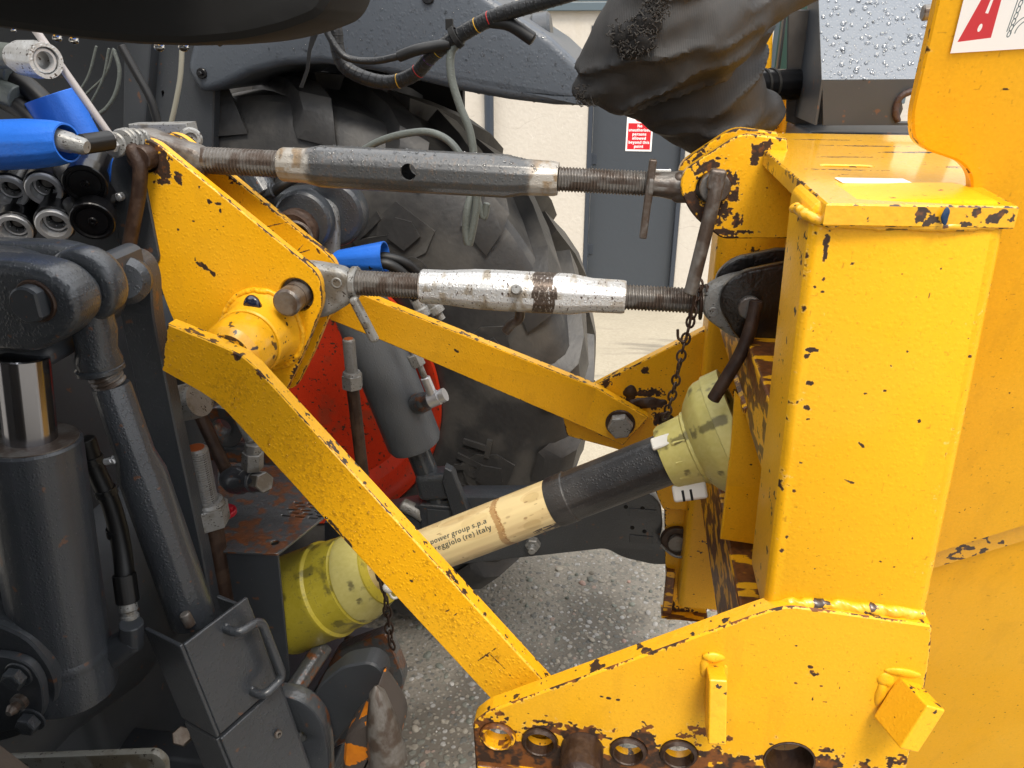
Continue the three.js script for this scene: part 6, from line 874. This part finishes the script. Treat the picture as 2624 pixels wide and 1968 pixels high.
// ================================================================ implement body behind and right of the mast
{
  const t = thing('farm_implement', 'large yellow side panel of the implement with a white warning label', 'panel');
  // the panel leans back towards its foot
  const lean = (g, z0, k, y0) => { const p = g.attributes.position; for (let i = 0; i < p.count; i++) p.setZ(i, p.getZ(i) - k * (y0 - p.getY(i))); g.computeVertexNormals(); return g; };
  const up = fillet([[0.3099, 1.9383], [0.325, 1.7164], [0.3358, 1.6878], [0.3548, 1.6761], [0.3961, 1.6635], [0.4127, 1.6481], [0.4252, 1.6122], [0.4995, 1.2756], [0.5436, 0.9361], [1.0196, 1.299], [0.6375, 1.9315]], [0, 0.05, 0.015, 0.008, 0.02, 0.012, 0, 0, 0, 0, 0]);
  const o = painted(up, { seed: 91, edge: 0.003, edgeAmount: 0.25, density: 0.3, drops: 0.0003, ppm: 1000 });
  part('upper_panel', lean(plate(up, 0.352, 0.372, { box: o.box }), 0, 0.3, 1.64), [o.m, M.worn], t);
  const lo = [[0.5197, 1.0318], [1.0113, 1.3575], [2.5279, -0.7475], [1.1187, -1.51]]; const lq = painted(lo, { seed: 95, edge: 0.002, edgeAmount: 0, density: 0.25, drops: 0.0003, ppm: 800, scratches: [] });
  part('lower_panel', lean(plate(lo, 0.315, 0.335, { box: lq.box }), 0, 0.3, 1.64), [lq.m, M.yellow], t);
  part('fold_ledge', lean(plate([[0.5522, 0.9274], [1.0369, 1.2946], [1.0609, 1.2547], [0.5663, 0.878]], 0.338, 0.352), 0, 0.3, 1.64), M.worn, t);
  // warning label: flat print
  const cv = document.createElement('canvas'); cv.width = 512; cv.height = 512; const x = cv.getContext('2d'); x.fillStyle = '#ece9e6'; x.fillRect(0, 0, 512, 512);
  x.fillStyle = '#c5323a'; x.beginPath(); x.moveTo(20, 462); x.lineTo(150, 60); x.lineTo(168, 60); x.lineTo(168, 452); x.closePath(); x.fill();
  x.fillStyle = '#ece9e6'; x.beginPath(); x.moveTo(112, 340); x.lineTo(146, 120); x.lineTo(152, 120); x.lineTo(126, 344); x.closePath(); x.fill(); x.beginPath(); x.ellipse(106, 404, 9, 18, 0.15, 0, 7); x.fill();
  x.strokeStyle = '#4a5a60'; x.lineWidth = 4; x.beginPath(); x.moveTo(255, 60); x.lineTo(232, 430); x.moveTo(262, 120); x.bezierCurveTo(280, 250, 300, 300, 340, 330); x.bezierCurveTo(380, 300, 410, 250, 440, 160); x.stroke();
  for (const [a, b, c, d] of [[265, 230, 245, 440], [440, 230, 410, 440]]) for (let k = 0; k < 9; k++) { x.beginPath(); x.ellipse(a + (c - a) * k / 8, b + (d - b) * k / 8, 7, 14, 0.2, 0, 7); x.stroke(); }
  for (const rr of [60, 80]) { x.beginPath(); x.arc(330, 440, rr, Math.PI, 0); x.stroke(); } x.fillStyle = '#3d484c'; x.beginPath(); x.moveTo(330, 200); x.lineTo(345, 120); x.lineTo(390, 60); x.lineTo(352, 150); x.lineTo(395, 190); x.lineTo(355, 180); x.closePath(); x.fill(); x.lineWidth = 2; x.beginPath(); x.moveTo(500, 60); x.lineTo(470, 430); x.stroke();
  const ct = new THREE.CanvasTexture(cv); ct.colorSpace = THREE.SRGBColorSpace;
  const [A, B, U] = [[0.345, 1.7833], [0.4576, 1.7905], [0.3398, 1.8519]].map(([x, y]) => [x, y, 0]); const w = V(A).distanceTo(V(B)), ex = V(B).sub(V(A)).normalize(), h = w, ey = new THREE.Vector3(-ex.y, ex.x, 0).lerp(V(U).sub(V(A)).normalize(), 0.35).normalize(); void h;
  const g = new THREE.BufferGeometry(); const q = (u, v) => V(A).addScaledVector(ex, u * w).addScaledVector(ey, v * w).setZ(0);  const c4 = [q(0, 0), q(1, 0), q(1, 1), q(0, 1)].map((c) => c.setZ(0.3745 - 0.3 * (1.64 - c.y))); const P4 = []; for (const k of [0, 1, 2, 0, 2, 3]) P4.push(...c4[k].toArray()); g.setAttribute('position', new THREE.Float32BufferAttribute(P4, 3)); g.setAttribute('uv', new THREE.Float32BufferAttribute([0, 0, 1, 0, 1, 1, 0, 0, 1, 1, 0, 1], 2)); g.computeVertexNormals();
  part('warning_label', g, std({ map: ct, roughness: 0.35 }), t, 'white warning label with red triangle');
}
{
  const t = thing('control_box', 'wet grey metal box with sloping lid behind the mast', 'box');
  const z = -0.22, fl = [0.3685, 1.6466, -0.22], fr = [0.5438, 1.6507, -0.22], tl = [0.3543, 1.7268, -0.22], tr = [0.5324, 1.7311, -0.22], ll = [0.35, 1.9654, -0.42], bl0 = [0.3406, 1.6342, -0.42], bl1 = [0.3117, 1.8421, -0.42];
  const lidN = [tl, shift(tr, [0.15, 0, 0]), [tr[0] + 0.15, ll[1], ll[2]], [tl[0] - 0.005, ll[1], ll[2]]];
  const quad = (a, b, c, d, th) => { const n = V(b).sub(V(a)).cross(V(d).sub(V(a))).normalize().multiplyScalar(-th).toArray(); const A2 = [a, b, c, d], B2 = A2.map((p) => shift(p, n)); const f = [[0, 1, 2, 3]]; const pos = []; const put = (...q) => { for (const k of [0, 1, 2, 0, 2, 3]) pos.push(...q[k]); }; put(...A2); put(B2[3], B2[2], B2[1], B2[0]); for (let i = 0; i < 4; i++) { const j = (i + 1) % 4; put(A2[i], B2[i], B2[j], A2[j]); } void f; const g = new THREE.BufferGeometry(); g.setAttribute('position', new THREE.Float32BufferAttribute(pos, 3)); g.computeVertexNormals(); return boxUV(g); };
  const lid = part('lid', quad(...lidN, 0.004), phy({ color: 0x525b66, roughness: 0.32, clearcoat: 1, clearcoatRoughness: 0.08, bumpMap: DRfine, bumpScale: 0.0004 }), t, 'sloping grey lid beaded with rain'); beads(lid, 520, 0.0016, 0.0055, 21, (d, p) => d.y > 0.3 && p.x < 0.62);  // lid colour lightened to stand in for sky reflected by the wet metal
  const hole = [[0.4972, 1.7014], [0.5311, 1.7137], [0.5552, 1.7139], [0.5679, 1.6526], [0.501, 1.6517], [0.5059, 1.6772]];
  part('front', plate([[0.3546, 1.7252], [0.5991, 1.7315], [0.6171, 1.65], [0.3686, 1.6458]], -0.226, -0.22, { holes: [hole], bevel: 0.0005 }), M.dark, t); part('torn_lip', weld([[0.502, 1.655, -0.22], [0.493, 1.6732, -0.218], [0.4965, 1.696, -0.217], [0.5137, 1.7073, -0.217], [0.5324, 1.7107, -0.217]], 0.006, 4), std({ color: 0x3c2a25, roughness: 0.6 }), t);  // front of the same box kept darker, its shade put into the colour
  part('side', quad([tl[0] - 0.001, fl[1], z], [tl[0] - 0.001, tl[1], z], [tl[0] - 0.006, ll[1], ll[2] - 0.0], [tl[0] - 0.006, fl[1], -0.42], 0.004), std({ map: scaled(greyTile, 0.4), color: 0xffffff, roughness: 0.5 }), t);
  part('end_plate', plate([[0.3071, 1.85], [0.3769, 1.8497], [0.425, 1.6017], [0.3331, 1.636]], -0.405, -0.40), std({ map: scaled(rubberTile, 0.4), color: 0xffffff, roughness: 0.5 }), t); void bl0; void bl1; void fr;
  part('base', boxAB([fl[0] - 0.02, fl[1] - 0.16, -0.5], [fl[0] + 0.5, fl[1] - 0.015, -0.25], 0.01), M.dark, t);
  part('peg', solid([0.47, 1.8353, -0.1], [0.5321, 1.8392, -0.1], 0.0125), M.steel, t);
}
{
  const t = thing('rear_frame', 'yellow upright frame members seen past the fabric sleeve', 'frame');
  part('upright', plate([[0.2746, 1.853], [0.2954, 1.8547], [0.3037, 1.7622], [0.3171, 1.5986], [0.2969, 1.5983]], -0.53, -0.5), M.yellow, t); part('upright', boxAB([0.3537, 1.6024, -0.47], shift([0.3456, 1.8168, -0.47], [0, 0, -0.05]), 0.008), M.yellow, t); part('black_channel', boxAB([0.3172, 1.6778, -0.49], shift([0.3225, 1.8525, -0.49], [0, 0, -0.03]), 0.004), M.dark, t); part('panel', boxAB([0.306, 1.5827, -0.55], shift([0.357, 1.6792, -0.55], [0, 0, -0.02]), 0.002), M.yellow, t);
  const h = part('hose', solid([0.1829, 1.7099, -0.3], [0.3452, 1.7094, -0.4], 0.03), M.blackGloss, t); part('cable_tie', join(...[1640, 1652].map((_, i) => pipe(along([0.1829, 1.7099, -0.3], [0.3452, 1.7094, -0.4], 0.5 + i * 0.12), along([0.1829, 1.7099, -0.3], [0.3452, 1.7094, -0.4], 0.53 + i * 0.12), 0.033, 0.0295))), M.black, h);
}
// each group stands at the base of its thing
scene.updateMatrixWorld(true);
for (const t of things) { const b = new THREE.Box3().setFromObject(t), c = new THREE.Vector3((b.min.x + b.max.x) / 2, b.min.y, (b.min.z + b.max.z) / 2); t.position.copy(c); for (const k of t.children) k.position.sub(c); }
renderer.render(scene, camera);
